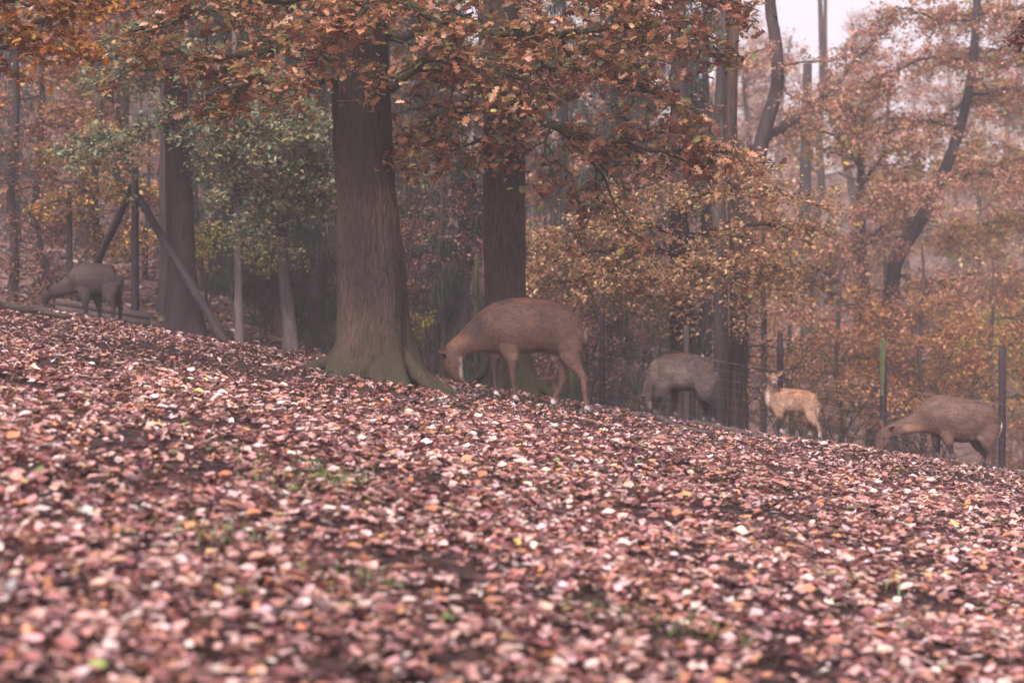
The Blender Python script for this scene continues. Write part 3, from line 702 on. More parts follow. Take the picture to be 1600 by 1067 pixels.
tree('misty_tree', 'short dark trunk section showing under the tan crown near the right fence post', None, 56,
    [(1262, 760), (1262, 560), (1262, 440), (1258, 300), (1262, 100)], [.26, .22, .2, .17, .12], [], PAL_PINK, bark='bark_dark', flare=.1, push=1.55, top_n=600, top_r=3)
# low beeches behind the right fence
for k, (px, D, lab, y0, pal) in enumerate([(1310, 44, 'low beech with rusty leaves between the two mossy fence posts', 500, PAL_RUST), (1440, 43, 'low beech with orange leaves above the largest right-hand antelope', 500, PAL_RUST),
                                      (1550, 45, 'low beech with orange leaves around the last fence post', 520, PAL_RUST), (1600, 48, 'low hornbeam with yellow-green leaves at the right edge', 500, PAL_YELLOW), (1235, 46, 'low beech with brown leaves behind the pale calf', 520, PAL_PINK),
                                      (1380, 50, 'low beech with pink-brown leaves behind the green-topped post', 480, PAL_PINK)]):
    lims = []
    for q in range(9):
        yy = y0 - 20 + q * 21; sgn = -1 if q % 2 else 1; Lp = random.uniform(60, 110)
        lims.append(([(px, yy, D), (px + sgn * Lp * .5, yy - 6, D - random.uniform(0, .8)), (px + sgn * Lp, yy + random.uniform(-10, 20), D - random.uniform(0, 1.5))], .025, .008))
    tree('low_beech', lab, None, D, [(px, 760), (px + 4, 660), (px - 3, 560), (px + 3, y0 - 60), (px, y0 - 120)], [.07, .06, .05, .035, .02], lims, pal,
         side=(3.8, .8), twig=(4, .4), leaves=5, size=.11, spread=.08, bark='bark', flare=.03, top=False, push=1.3, group='low beeches behind the fence')
# centre back understory
for k, (px, D, lab, y0, pal, st) in enumerate([(690, 44, 'thin understory tree with dull red leaves between the two big oaks', 290, PAL_RED, 24), (850, 45, 'thin understory tree with brown leaves right of the second oak', 440, PAL_RED, 18),
                                           (910, 43, 'sparse brown-leaved sapling behind the rump of the grazing antelope', 470, PAL_RED, 16), (640, 47, 'understory tree with olive leaves behind the big oak', 240, PAL_SAGE, 22),
                                           (230, 50, 'red-brown leafed understory tree behind the braced post', 300, PAL_RED, 20), (1190, 47, 'brown-leaved understory tree behind the twin trunks', 440, PAL_PINK, 24)]):
    lims = []
    for q in range(8):
        yy = y0 + q * st; sgn = -1 if q % 2 else 1; Lp = random.uniform(45, 80)
        lims.append(([(px, yy, D), (px + sgn * Lp * .5, yy - 6, D - random.uniform(0, .8)), (px + sgn * Lp, yy + random.uniform(-15, 15), D - random.uniform(0, 1.5))], .025, .008))
    tree('understory_tree', lab, None, D, [(px, 600), (px + 4, 500), (px - 3, 420), (px + 3, y0 - 40), (px, y0 - 120)], [.08, .07, .06, .04, .02], lims, pal,
         side=(3, .7), twig=(4, .4), leaves=4, size=.10, spread=.08, bark='bark_dark', flare=.03, top=False)
for px, py, D, lab in ((325, 385, 44, 'bright yellow bush glowing behind the dark trunk on the left'), (424, 400, 42, 'yellow-green bush between the two thin grey stems'), (666, 520, 46, 'small yellow-leaved shrub just right of the big oak')):
    c = W(px, py, D); g = gz(c[0], c[1])
    root = empty('bush', (c[0], c[1], g)); tag(root, lab, 'bush')
    s = D / 50 * (.55 if px == 666 else .75 if px == 424 else 1); tb = Tubes(); lims = []
    for q in range(7):
        a = random.uniform(0, 6.28); e = c + np.array([math.cos(a) * .55 * s, math.sin(a) * .5 * s, random.uniform(-.6, .6) * s])
        lims.append(([np.array([c[0], c[1], g]), (c + e) / 2 + np.array([0, 0, -.3 * s]), e], .015, .006))
    P = grow(tb, lims, (3.5, .5), (4, .3), 5, .07, side_from=.45)
    P = P[P[:, 2] > c[2] - .9 * s]
    link('branches', tb.mesh('branches'), M['bark_dark'], root)['kind'] = 'stuff'; link('foliage', leaves_mesh('foliage', P, .10, PAL_YELLOW if px != 424 else [(3, (.30, .29, .07)), (3, (.20, .20, .07)), (1, (.42, .33, .08))], 'small'), M['leaf'], root)

for px, D, lab, mt in ((905, 39, 'bare twiggy shrub right of the grazing antelope', 'bark_dark'), (1230, 37, 'bare shrub with green mossy twigs behind the pale calf', 'moss_bark'), (1300, 40, 'bare shrub between the calf and the mossy-topped post', 'bark_dark'),
                       (1460, 38, 'bare shrub behind the neck of the far right antelope', 'bark_dark'), (680, 38, 'bare shrub between the two big oaks', 'bark_dark'), (410, 40, 'bare shrub between the two thin stems', 'bark_dark'), (90, 40, 'bare shrub above the head of the leftmost antelope', 'bark_dark')):
    c = W(px, 600, D); g = gz(c[0], c[1]); root = empty('bare_shrub', (c[0], c[1], g)); tag(root, lab, 'shrub', 'bare shrubs along the fence')
    for q in range(6):
        tb = Tubes(); a = random.uniform(0, 6.28); e = np.array([c[0] + math.cos(a) * 1.1, c[1] + math.sin(a) * .7, g + random.uniform(1.2, 3.2)])
        grow(tb, [([(c[0], c[1], g - .05), (c[0] + (e[0] - c[0]) * .4, c[1] + (e[1] - c[1]) * .4, g + (e[2] - g) * .6), e], .018, .006)], (4, .7), (4, .35), 1, .05, flatness=.5, droop=-.1, skinny=1.5)
        link('branch', tb.mesh('branch'), M[mt], root)
# ------------------------------------------------------------------ spruces
def spruce(px, D, label, z_low, height, rmax, n=8000, group=None, rtrunk=.2, pal=PAL_NEEDLE):
    c = W(px, 500, D); g = gz(c[0], c[1]); base = np.array([c[0], c[1], g])
    root = empty('spruce_tree', tuple(base)); tag(root, label, 'tree', group)
    link('trunk', trunk_mesh('trunk', [base + (0, 0, -.1), base + (.05, 0, height * .5), base + (0, 0, height)], [rtrunk, rtrunk * .75, .03], 14, 20, .1, 5, .006), M['bark_dark'], root)
    tb = Tubes(); P = []; Hd = []
    nb = int((height - z_low) * 5.5)
    for q in range(nb):
        f = (q + rng.uniform()) / nb; z = z_low + (height - z_low) * f; L = rmax * (1 - f) ** .7 * rng.uniform(.65, 1.1) + .25
        a = rng.uniform(0, 2 * math.pi); d = np.array([math.cos(a), math.sin(a), 0])
        tt = np.linspace(0, 1, 6)[:, None]
        S = base + np.array([0, 0, z]) + d * L * tt + np.array([0, 0, 1.0]) * (-.55 * L * tt + .30 * L * tt ** 2.2)
        tb.add(S, np.linspace(.03, .006, 6), 4)
        m_ = int(n / nb)
        gg = rng.uniform(.12, 1, m_); k = np.clip((gg * 5).astype(int), 0, 4); fr = (gg * 5 - k)[:, None]
        pos = S[k] + (S[k + 1] - S[k]) * fr
        lat = np.array([-d[1], d[0], 0]) * rng.normal(0, .16 * L, (m_, 1)) * (1.1 - gg[:, None] * .5)
        P.append(pos + lat + np.array([0, 0, -1]) * rng.uniform(.02, .35, (m_, 1)))
    P = np.concatenate(P)
    link('branches', tb.mesh('branches'), M['bark_dark'], root)['kind'] = 'stuff'
    TM['hang'] = (np.array([(-.5, 0, 0), (-.1, .036, .02), (-.1, -.03, 0), (.5, 0, .03)]), np.array([(0, 2, 1), (1, 2, 3)]))
    link('foliage', leaves_mesh('foliage', P, .42, pal, 'hang', pitch=(1.35, .3), roll=.5), M['needle'], root)
    return root
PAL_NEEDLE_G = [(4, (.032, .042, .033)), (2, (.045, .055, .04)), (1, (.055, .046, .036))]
spruce(345, 50, 'spruce with dark hanging boughs left of the slim grey trunk', .3, 15, 2.2, rtrunk=.3, n=17000)
spruce(400, 47, 'spruce with bare lower trunk between two thin stems', 1.6, 13, 1.6, rtrunk=.18, n=17000)
spruce(495, 46, 'black-green spruce directly left of the big oak', .7, 14, 1.7, n=17000)
spruce(690, 52, 'dark spruce between the two big oaks', .6, 15, 1.9, n=17000)
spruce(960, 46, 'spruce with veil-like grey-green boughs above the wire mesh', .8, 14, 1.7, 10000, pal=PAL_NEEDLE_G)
spruce(440, 43, 'low dark spruce with boughs to the ground between the two slim stems', .2, 7, 1.3, n=9000)
spruce(720, 44, 'low dark spruce whose boughs fill the gap left of the second oak', .2, 6, 1.1, n=8000)
spruce(880, 56, 'spruce in the gloom behind the grazing antelope', .6, 16, 2.2)
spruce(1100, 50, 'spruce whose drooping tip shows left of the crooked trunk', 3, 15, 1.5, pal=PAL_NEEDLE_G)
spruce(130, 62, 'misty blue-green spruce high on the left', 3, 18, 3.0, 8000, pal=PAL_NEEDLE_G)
spruce(600, 58, 'spruce hidden mostly behind the big oak', .6, 16, 2.2)
spruce(470, 62, 'tall spruce in the second row left of the big oak', 1, 18, 2.4)
spruce(300, 66, 'tall spruce deep in the left wood', 1, 19, 2.6)
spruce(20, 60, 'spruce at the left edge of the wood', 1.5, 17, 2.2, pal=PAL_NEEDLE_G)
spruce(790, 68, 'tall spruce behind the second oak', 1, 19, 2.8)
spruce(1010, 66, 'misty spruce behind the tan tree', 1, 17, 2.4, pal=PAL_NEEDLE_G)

# ------------------------------------------------------------------ far wood, individual misty trees sharing a few meshes
def far_proto(H, pal, seed, crown_lo):
    tb = Tubes(); lean = rng.normal(0, .5, 2)
    path = spline([(0, 0, -.3), (lean[0] * .3, lean[1] * .3, H * .35), (lean[0], lean[1], H * .7), (lean[0] * 1.3, 0, H)], 24)
    tm_ = trunk_mesh('trunk', path, [.26, .2, .15, .05], 10, 22, .12, 5, .01, seed)
    lims = []
    for q in range(15):
        z = H * (crown_lo + (1 - crown_lo) * q / 15); i = int(z / H * 23); p = path[min(i, 22)]
        a = rng.uniform(0, 6.28); L = rng.uniform(1.6, 3.4) * (1.15 - z / H * .5)
        e = p + np.array([math.cos(a) * L, math.sin(a) * L, rng.uniform(.2, 1.4)]); m_ = (p + e) / 2 + np.array([0, 0, .3])
        lims.append(([p, m_, e], .06, .02))
    P = grow(tb, lims, (3.4, 1.5), (7, .7), 8, .2, droop=-.1, flatness=.4, skinny=2)
    tr, br, lf = tm_, tb.mesh('branches'), leaves_mesh('crown', P, .21, pal, 'small', roll=.6)
    tr.materials.append(M['bark']); br.materials.append(M['bark']); lf.materials.append(M['leaf'])
    return tr, br, lf
protos = [far_proto(15, PAL_PINK, 1, .2), far_proto(17, PAL_RUST, 2, .15), far_proto(13, PAL_PINK, 3, .1), far_proto(16, PAL_RED, 4, .12), far_proto(12, PAL_YBROWN, 5, .15), far_proto(14, PAL_TAN, 6, .22)]
kinds_ = ['misty pink-brown tree in the far wood', 'misty rust-coloured tree in the far wood', 'misty low-branched pink tree in the far wood', 'misty dark red tree in the far wood', 'misty golden-brown tree in the far wood', 'misty tan tree in the far wood']
def far_tree(x, y, k, s):
    root = empty('wood_tree', (x, y, gz(x, y))); px = x / y * FPX + 800
    where = 'above the leftmost antelope' if px < 250 else 'left of the big oak' if px < 520 else 'behind the big oak' if px < 640 else 'between the two oaks' if px < 780 else \
        'above the large grazing antelope' if px < 1000 else 'above the dark antelope' if px < 1180 else 'above the pale calf' if px < 1320 else 'above the mossy-topped post' if px < 1480 else 'at the far right'
    row = 'front row' if y < 75 else 'second row' if y < 97 else 'third row' if y < 125 else 'fourth row' if y < 160 else 'fifth row' if y < 205 else 'sixth row' if y < 260 else 'last row'
    tag(root, kinds_[k].replace(' in the far wood', '') + ', %s of the wood, %s' % (row, where), 'tree', 'trees of the far wood (%s)' % kinds_[k].split(' tree')[0])
    root.rotation_euler = (0, 0, random.uniform(0, 6.28)); root.scale = (s, s, s)
    for nm, me in zip(('trunk', 'branches', 'crown'), protos[k]):
        o = bpy.data.objects.new(nm, me); COL.objects.link(o); o.parent = root
        if nm == 'branches': o['kind'] = 'stuff'
cnt = 0
rows = [(64, 8), (84, 11), (110, 16), (140, 20), (180, 24), (230, 28), (290, 30)]
for D, n_ in rows:
    for q in range(n_):
        px = -120 + (q + random.uniform(.1, .9)) * 1840 / n_
        if D <= 90 and 1180 < px < 1340: continue
        if 1285 < px < 1350 and D < 160: continue
        if px > 1120 and random.random() < (.5 if D < 100 else .3): continue
        d = D + random.uniform(-5, 5); k = random.choice([0, 1, 2, 3, 4, 3, 5]) if px < 1100 else random.choice([0, 1, 2, 0, 2, 4, 5])
        far_tree((px - 800) / FPX * d, d, k, random.uniform(.8, 1.2) * (1.15 if px > 1120 else 1)); cnt += 1

# ------------------------------------------------------------------ fences
def post(parent, px, ptop, D, r, mat, name='post', depth=.3, label=None):
    t_ = W(px, ptop, D); g = gz(t_[0], t_[1]); tb = Tubes()
    n_ = 8; P = np.linspace([t_[0] + random.uniform(-.02, .02), t_[1], g - depth], t_, n_)
    tb.add(P, np.r_[np.full(n_ - 1, r), r * .9] * rng.uniform(.96, 1.04, n_), 12, cap=True)
    o = link(name, tb.mesh(name), mat, parent)
    if label: o['label'] = label
    return t_, g
FD = 34.0
fc = W(1219, 560, FD); fence = empty('wire_fence', (fc[0], fc[1], gz(fc[0], fc[1])))
tag(fence, 'wire mesh fence on round wooden posts running behind the three right-hand antelopes', 'fence')
fp = []
for px, pt, D, r, mt, lab in [(745, 400, 31.5, .040, 'post_green', 'tall green mossy post behind the antelope\'s neck'), (896, 555, 33, .07, 'post_green', 'short greenish post'), (941, 488, 33.4, .05, 'post_wood', None), (1072, 508, 33.7, .045, 'bark_grey', None),
                              (1219, 520, FD, .055, 'post_wood', None), (1380, 534, FD, .058, 'post_wood', 'post with green moss on its top'), (1566, 541, FD, .065, 'post_wood', None), (1760, 560, FD, .06, 'post_wood', None)]:
    fp.append(post(fence, px, pt, D, r, M[mt], label=lab))
t_ = W(1380, 531, FD); tb = Tubes(); tb.add(np.array([[t_[0] - .008, t_[1] - .008, t_[2] - .95], [t_[0] - .008, t_[1] - .008, t_[2] - .4], [t_[0] - .004, t_[1] - .004, t_[2] + .01]]), [.050, .059, .061], 12, cap=True)
link('moss', tb.mesh('moss'), M['post_green'], fence)
# wires
line = [(p[0], p[1]) for p, g in fp if True]
line = [W(880, 0, 33.2)[:2]] + [(p[0], p[1]) for p, g in fp[2:]]
line = np.array([[a[0], a[1]] for a in line]); line[:, 1] -= .07
seg = np.r_[0, np.cumsum(np.linalg.norm(np.diff(line, axis=0), axis=1))]
def on_line(s): return np.interp(s, seg, line[:, 0]), np.interp(s, seg, line[:, 1])
tops = np.interp(np.arange(0, seg[-1], .15), seg, [1.75, 1.75, 1.8, 1.85, 1.9, 1.9, 1.9])
for q in range(12):
    s_ = np.arange(0, seg[-1], .15); xx, yy = on_line(s_); h = .08 + q * .15
    zz = ground(xx, yy) + h; zz = np.convolve(np.pad(zz, 6, 'edge'), np.ones(13) / 13, 'valid') - .02 * np.sin(s_ * 1.7) ** 2
    tb = Tubes(); tb.add(np.stack([xx, yy, zz], -1), np.full(len(s_), .0028 if q in (0, 11) else .0015), 3)
    link('horizontal_wire', tb.mesh('horizontal_wire'), M['wire'], fence)
tb = Tubes()
for s_ in np.arange(0, seg[-1], .15):
    xx, yy = on_line(s_); s2 = s_ + .02; x2, y2 = on_line(s2); g = gz(xx, yy)
    tb.add(np.array([[xx, yy, g + .05], [x2, y2, g + .9], [xx, yy, g + 1.74]]), np.full(3, .0013), 3)
o = link('vertical_wires', tb.mesh('vertical_wires'), M['wire'], fence); o['kind'] = 'stuff'

# braced corner post on the left
bc = W(211, 470, 38); br = empty('braced_post', (bc[0], bc[1], gz(bc[0], bc[1]))); tag(br, 'upright fence post held by two slanting log braces behind the leftmost antelope', 'post')
post(br, 211, 262, 38, .075, M['post_wood'])
def logp(parent, a, b, ra, rb, mat, name):
    P = np.linspace(a, b, 12); P[1:-1] += rng.normal(0, .008, (10, 3)); tb = Tubes(); tb.add(P, np.linspace(ra, rb, 12) * rng.uniform(.95, 1.05, 12), 12, cap=True); return link(name, tb.mesh(name), mat, parent)
e = W(150, 415, 39.5); e2 = e + (e - W(205, 298, 38.3)) * .55; logp(br, W(207, 292, 38.1), e2, .07, .085, M['post_wood'], 'brace')
e = at_ground(364, 528, 30, 42); e = W(364, 530, 36.3); e[2] = gz(e[0], e[1]) - .05; logp(br, W(216, 308, 38.0), e, .075, .085, M['post_wood'], 'brace')
fl = W(111, 430, 42); lf_ = empty('fence_post', (fl[0], fl[1], gz(fl[0], fl[1]))); tag(lf_, 'lone dark fence post above the back of the leftmost antelope', 'post'); post(lf_, 108, 300, 42, .065, M['bark_dark'])
# old plank trough
tc = W(150, 495, 36.6); tr = empty('plank_trough', (tc[0], tc[1], gz(tc[0], tc[1]))); tag(tr, 'low weathered wooden trough of planks behind the leftmost antelope', 'trough')
def board(parent, a, b, h, th, mat, name='plank'):
    a = np.array(a, float); b = np.array(b, float); d = b - a; L = np.linalg.norm(d); d /= L; nrm = np.array([-d[1], d[0], 0]); nrm /= np.linalg.norm(nrm); up = np.array([0, 0, 1.0]); V = []
    for f, s1 in ((0, 1), (.33, 1.02), (.66, .98), (1, 1)):
        p = a + (b - a) * f
        for sx, sz in ((-1, 0), (1, 0), (1, 1), (-1, 1)): V.append(p + nrm * th / 2 * sx + up * h * sz * s1)
    F_ = []
    for k in range(3):
        for q in range(4): F_.append((k * 4 + q, k * 4 + (q + 1) % 4, k * 4 + 4 + (q + 1) % 4, k * 4 + 4 + q))
    F_ += [(3, 2, 1, 0), (12, 13, 14, 15)]
    return link(name, np_mesh(name, np.array(V), np.array(F_)), mat, parent)
for side_, yy in ((0, 36.1), (1, 37.1)):
    for k in range(3):
        a = W(88, 500, yy); b = W(233, 500, yy); a[2] = gz(a[0], a[1]) + .01 + k * .135; b[2] = gz(b[0], b[1]) + .03 + k * .135
        board(tr, a, b, .125, .035 + .004 * k, M['plank'])
a = W(233.5, 500, 36.12); b = W(233.5, 500, 37.08); a[2] = gz(a[0], a[1]) + .02; b[2] = gz(b[0], b[1]) + .02; board(tr, a, b, .36, .03, M['plank'], 'end_board')
a = W(88, 500, 36.12); b = W(88, 500, 37.08); a[2] = gz(a[0], a[1]) + .02; b[2] = gz(b[0], b[1]) + .02; board(tr, a, b, .36, .03, M['plank'], 'end_board')
# logs on the ground
def ground_log(px0, py0, px1, py1, r, label, mat, name='fallen_branch', lift=.3):
    a = at_ground(px0, py0); b = at_ground(px1, py1); n_ = 16
    if b[1] > 33 or a[1] > 33:
        for p in (a, b):
            if p[1] > 33 and px0 > 400: p[0] *= 28.2 / p[1]; p[1] = 28.2
    P = np.linspace(a, b, n_); P[:, 0] += rng.normal(0, .02, n_); P[:, 1] += rng.normal(0, .03, n_)
    P[:, 2] = ground(P[:, 0], P[:, 1]) + r * .6 + .02
    tb = Tubes(); tb.add(P, np.linspace(r, r * .5, n_), 9, cap=True); o = link(name, tb.mesh(name), mat); tag(o, label, 'branch')
ground_log(1000, 655, 1110, 682, .05, 'bare branch lying on the crest at the feet of the dark antelope', M['bark_grey'])
ground_log(1085, 660, 1200, 692, .04, 'thin branch lying just right of the dark antelope\'s hind feet', M['bark_grey'])
ground_log(0, 483, 110, 502, .07, 'pale log lying at the left edge before the trough', M['plank'])
ground_log(760, 620, 725, 632, .03, 'short stick at the muzzle of the large grazing antelope', M['bark_grey'])
ground_log(340, 975, 410, 1000, .02, 'dark stick among the foreground leaves', M['bark_dark'])

# ------------------------------------------------------------------ antelopes
def tube_sec(path, ry, rz_w):
    """closed lofted body: path (n,3), ry = half height in the side plane, rz_w = half width across"""
    n_ = len(path); S = 20; T = np.gradient(path, axis=0); T /= np.linalg.norm(T, axis=1)[:, None] + 1e-9
    side_ = np.array([0, 1.0, 0]); N = np.cross(side_, T); bad = np.linalg.norm(N, axis=1) < .2
    N[bad] = (0, 0, 1); N /= np.linalg.norm(N, axis=1)[:, None]
    B = np.cross(T, N); B /= np.linalg.norm(B, axis=1)[:, None]
    th = np.linspace(0, 2 * math.pi, S, endpoint=False)
    V = path[:, None, :] + N[:, None, :] * (np.cos(th)[None, :, None] * ry[:, None, None]) + B[:, None, :] * (np.sin(th)[None, :, None] * rz_w[:, None, None])
    V = V.reshape(-1, 3); i = np.arange(n_ - 1)[:, None] * S; j = np.arange(S)[None, :]; k = (j + 1) % S
    F_ = np.stack([i + j, i + k, i + S + k, i + S + j], -1).reshape(-1, 4)
    V = np.vstack([V, path[0] - T[0] * ry[0] * .5, path[-1] + T[-1] * ry[-1] * .5])
    jj = np.arange(S); kk = (jj + 1) % S; c0 = n_ * S; e0 = (n_ - 1) * S
    tri = np.concatenate([np.stack([kk, jj, np.full(S, c0)], -1), np.stack([e0 + jj, e0 + kk, np.full(S, c0 + 1)], -1)])
    return V, F_, tri

def antelope(label, org, scl, D, body, head, legs, tail, ears, coat, spots, width=.60, head_face=None, eye=None, hair=12000, ear_col=(.45, .36, .33)):
    """all outlines in photo-crop coordinates: org = crop origin, scl = crop px per photo px"""
    def c2w(cx, cy, dy=0):
        p = W(org[0] + cx / scl, org[1] + cy / scl, D); p[1] += dy; return p
    ppm = FPX / D * scl                    # crop px per metre
    Vs = []; Q = []; Tn = []; off = 0
    def put(V, F_, tri):
        nonlocal off
        Vs.append(V); Q.append(F_ + off); Tn.append(tri + off); off += len(V)
    B_ = spline(np.array([[a, b, r, r * (width if len(t_) == 0 else t_[0])] for a, b, r, *t_ in body]), 44)
    path = np.array([c2w(a, b) for a, b in B_[:, :2]])
    put(*tube_sec(path, B_[:, 2] / ppm, np.maximum(.02, B_[:, 3] / ppm)))
    H_ = spline(np.array(head, float), 24)      # (x,y,dy_m,r,w)
    path = np.array([c2w(a[0], a[1], a[2]) for a in H_])
    if head_face is None: put(*tube_sec(path, H_[:, 3] / ppm, H_[:, 4] / ppm))
    else:                                       # head pointing to the viewer: ring sections across
        th = np.linspace(0, 2 * math.pi, 20, endpoint=False); n_ = len(path)
        V = path[:, None, :] + np.stack([np.cos(th)[None] * H_[:, 4:5] / ppm, np.zeros((n_, 20)), np.sin(th)[None] * H_[:, 3:4] / ppm], -1)
        V = V.reshape(-1, 3); i = np.arange(n_ - 1)[:, None] * 20; j = np.arange(20)[None]; k = (j + 1) % 20
        V = np.vstack([V, path[0] + (0, .03, 0), path[-1] - (0, .012, 0)]); jj = np.arange(20); kk = (jj + 1) % 20
        put(V, np.stack([i + j, i + k, i + 20 + k, i + 20 + j], -1).reshape(-1, 4), np.concatenate([np.stack([kk, jj, np.full(20, n_ * 20)], -1), np.stack([(n_ - 1) * 20 + jj, (n_ - 1) * 20 + kk, np.full(20, n_ * 20 + 1)], -1)]))
    hooves = []; legpaths = []
    for lg in legs:
        near, pts = lg; dy = -.13 if near else .13
        P = spline(np.array([[a, b, r * (.86 if q > 1 else .95)] for q, (a, b, r) in enumerate(pts)], float), 26)
        yoff = np.interp(np.linspace(0, 1, 26), [0, .35, 1], [dy * .55, dy, dy * .95])
        path = np.array([c2w(a, b, yo) for (a, b), yo in zip(P[:, :2], yoff)])
        foot = path[-1]; gg = gz(foot[0], foot[1]) + .075            # let the foot settle on the ground
        dz = gg - foot[2]; f = np.linspace(0, 1, 26); path[:, 2] += dz * np.clip((f - .25) / .75, 0, 1)
        r = P[:, 2] / ppm
        put(*tube_sec(path, r, r * np.interp(f, [0, .3, 1], [.42, .72, .9])))
        hooves.append((path[-1], path[-2], r[-1])); legpaths.append((path.copy(), r.copy()))
    me = np_mesh('body_raw', np.concatenate(Vs), [np.concatenate(Q), np.concatenate(Tn)])
    tmp = bpy.data.objects.new('tmp_body', me); COL.objects.link(tmp)
    md = tmp.modifiers.new('r', 'REMESH'); md.mode = 'VOXEL'; md.voxel_size = .015; md.use_smooth_shade = True
    sm = tmp.modifiers.new('s', 'SMOOTH'); sm.factor = .5; sm.iterations = 9
    dg = bpy.context.evaluated_depsgraph_get(); ev = tmp.evaluated_get(dg)
    out = bpy.data.meshes.new_from_object(ev); bpy.data.objects.remove(tmp); bpy.data.meshes.remove(me)
    out.name = 'body'
    nv = len(out.vertices); V = np.empty(nv * 3, np.float32); out.vertices.foreach_get('co', V); V = V.reshape(-1, 3)
    def colour(V):
        c = np.tile(np.array(coat['base']), (len(V), 1))
        cx = (V[:, 0] / D * FPX + 800 - org[0]) * scl; cy = ((CAMZ - V[:, 2]) / D * FPX + 533.5 - org[1]) * scl
        nz = ((vnoise(V[:, 0] * 9, V[:, 2] * 9, 1.0, 2) * .12 + vnoise(V[:, 0] * 31, V[:, 2] * 60, 1.0, 5) * .10))[:, None]
        c = c * (1 + nz)
        for (sx, sy, rx, ry_, col, amt) in spots:
            d_ = np.sqrt(((cx - sx) / rx) ** 2 + ((cy - sy) / ry_) ** 2); a_ = (smooth01(1.35 - d_) * amt)[:, None]
            c = c * (1 - a_) + np.array(col) * a_
        for (pth, rr_), lc in zip(legpaths, coat.get('legs', [])):
            if lc is None: continue
            dd = np.linalg.norm(V[:, None, :] - pth[None], axis=2) / (rr_[None] + .012); k_ = dd.argmin(1); f_ = k_ / 25.
            a_ = (smooth01((1.9 - dd.min(1)) / .5) * smooth01((f_ - .22) / .22) * .92)[:, None]; c = c * (1 - a_) + np.array(lc) * a_ * (1 + nz)
        # pale pasterns above dark hooves
        for (h, _, r_) in hooves:
            d_ = np.linalg.norm((V - h) * np.array([1, 1, 1]), axis=1)
            if coat.get('sock'):
                a_ = (smooth01((.085 - d_) / .03) * coat.get('sock_amt', .95))[:, None]; c = c * (1 - a_) + np.array(coat['sock']) * a_
        return np.clip(c, .004, .85)
    c4 = np.ones((nv, 4), np.float32); c4[:, :3] = colour(V)
    a = out.attributes.new('tint', 'FLOAT_COLOR', 'POINT'); a.data.foreach_set('color', c4.ravel())
    out.polygons.foreach_set('use_smooth', np.ones(len(out.polygons), bool))
    rb = c2w(body[3][0], legs[0][1][-1][1]); root = empty('antelope', (rb[0], rb[1], gz(rb[0], rb[1]))); tag(root, label, 'antelope', 'antelopes')
    out.materials.clear(); link('body', out, M['coat'], root)
    # fur
    N = np.empty(nv * 3, np.float32); out.vertices.foreach_get('normal', N); N = N.reshape(-1, 3)
    pick = rng.integers(0, nv, hair); n_ = N[pick]; p_ = V[pick] + rng.normal(0, .004, (hair, 3))
    back = np.array([.8, 0, -.55]); tdir = back - n_ * (n_ @ back)[:, None]; dirn = n_ * .35 + tdir + rng.normal(0, .22, (hair, 3)); dirn /= np.linalg.norm(dirn, axis=1)[:, None]
    sidev = np.cross(dirn, n_); sidev /= np.linalg.norm(sidev, axis=1)[:, None] + 1e-6
    L = rng.uniform(.016, .042, (hair, 1)) * coat.get('hair', 1)
    HV = np.stack([p_ - sidev * .0028, p_ + sidev * .0028, p_ + dirn * L], 1).reshape(-1, 3)
    cc = colour(p_) * rng.uniform(.5, 1.5, (hair, 1))
    link('fur', np_mesh('fur', HV, np.arange(hair * 3).reshape(-1, 3), np.repeat(cc, 3, 0)), M['coat'], root)
    # hooves
    for h, h0, r_ in hooves:
        tb = Tubes(); x0 = h[0] - .012
        g_ = gz(h[0], h[1])
        P = np.array([[h[0] + .0, h[1], g_ + .085], [x0, h[1], g_ + .055], [x0 - .014, h[1], g_ + .025]])
        tb.add(P, [r_ * .9, r_ * 1.15 + .004, r_ * 1.35 + .006], 12, cap=True); link('hoof', tb.mesh('hoof'), M['hoof'], root)
    # tail
    if tail:
        T_ = np.array([c2w(a, b, 0) for a, b, r in tail['pts']]); rr = np.array([r for a, b, r in tail['pts']]) / ppm
        P = spline(np.c_[T_, rr], 12); tb = Tubes(); tb.add(P[:, :3], np.maximum(.004, P[:, 3]), 8, cap=True); tm_ = tb.mesh('tail')
        n2 = len(tm_.vertices); a = tm_.attributes.new('tint', 'FLOAT_COLOR', 'POINT'); a.data.foreach_set('color', np.tile([*tail['col'], 1.0], n2).astype(np.float32)); link('tail', tm_, M['coat'], root)
    # ears: cupped leaf shapes
    for (ex, ey, dy, tx, ty, tdy, wd, col) in ears:
        a_ = c2w(ex, ey, dy); b_ = c2w(tx, ty, tdy); d = b_ - a_; L_ = np.linalg.norm(d); d /= L_
        s1 = np.cross(d, [0, 1.0, 0.15]); s1 /= np.linalg.norm(s1); s2 = np.cross(d, s1); V_ = []; wd = wd / ppm
        fs = np.linspace(0, 1, 9); prof = np.array([.35, .62, .85, .98, 1, .92, .75, .45, .04])
        for f, pr in zip(fs, prof):
            for th in np.linspace(-1.25, 1.25, 9): V_.append(a_ + d * L_ * f + s1 * wd * pr * math.sin(th) + s2 * wd * .8 * pr * (1 - math.cos(th)))
        V_ = np.array(V_); V2 = V_ + s2 * .006; k = np.arange(8)[:, None] * 9; j = np.arange(8)[None]
        f1 = np.stack([k + j, k + j + 1, k + 10 + j, k + 9 + j], -1).reshape(-1, 4); f2 = f1[:, ::-1] + 81
        ed = []
        rim = [q for q in range(9)] + [9 * q + 8 for q in range(1, 9)] + [72 + q for q in range(7, -1, -1)] + [9 * q for q in range(7, 0, -1)]
        for q in range(len(rim)): r1, r2_ = rim[q], rim[(q + 1) % len(rim)]; ed.append((r2_, r1, r1 + 81, r2_ + 81))
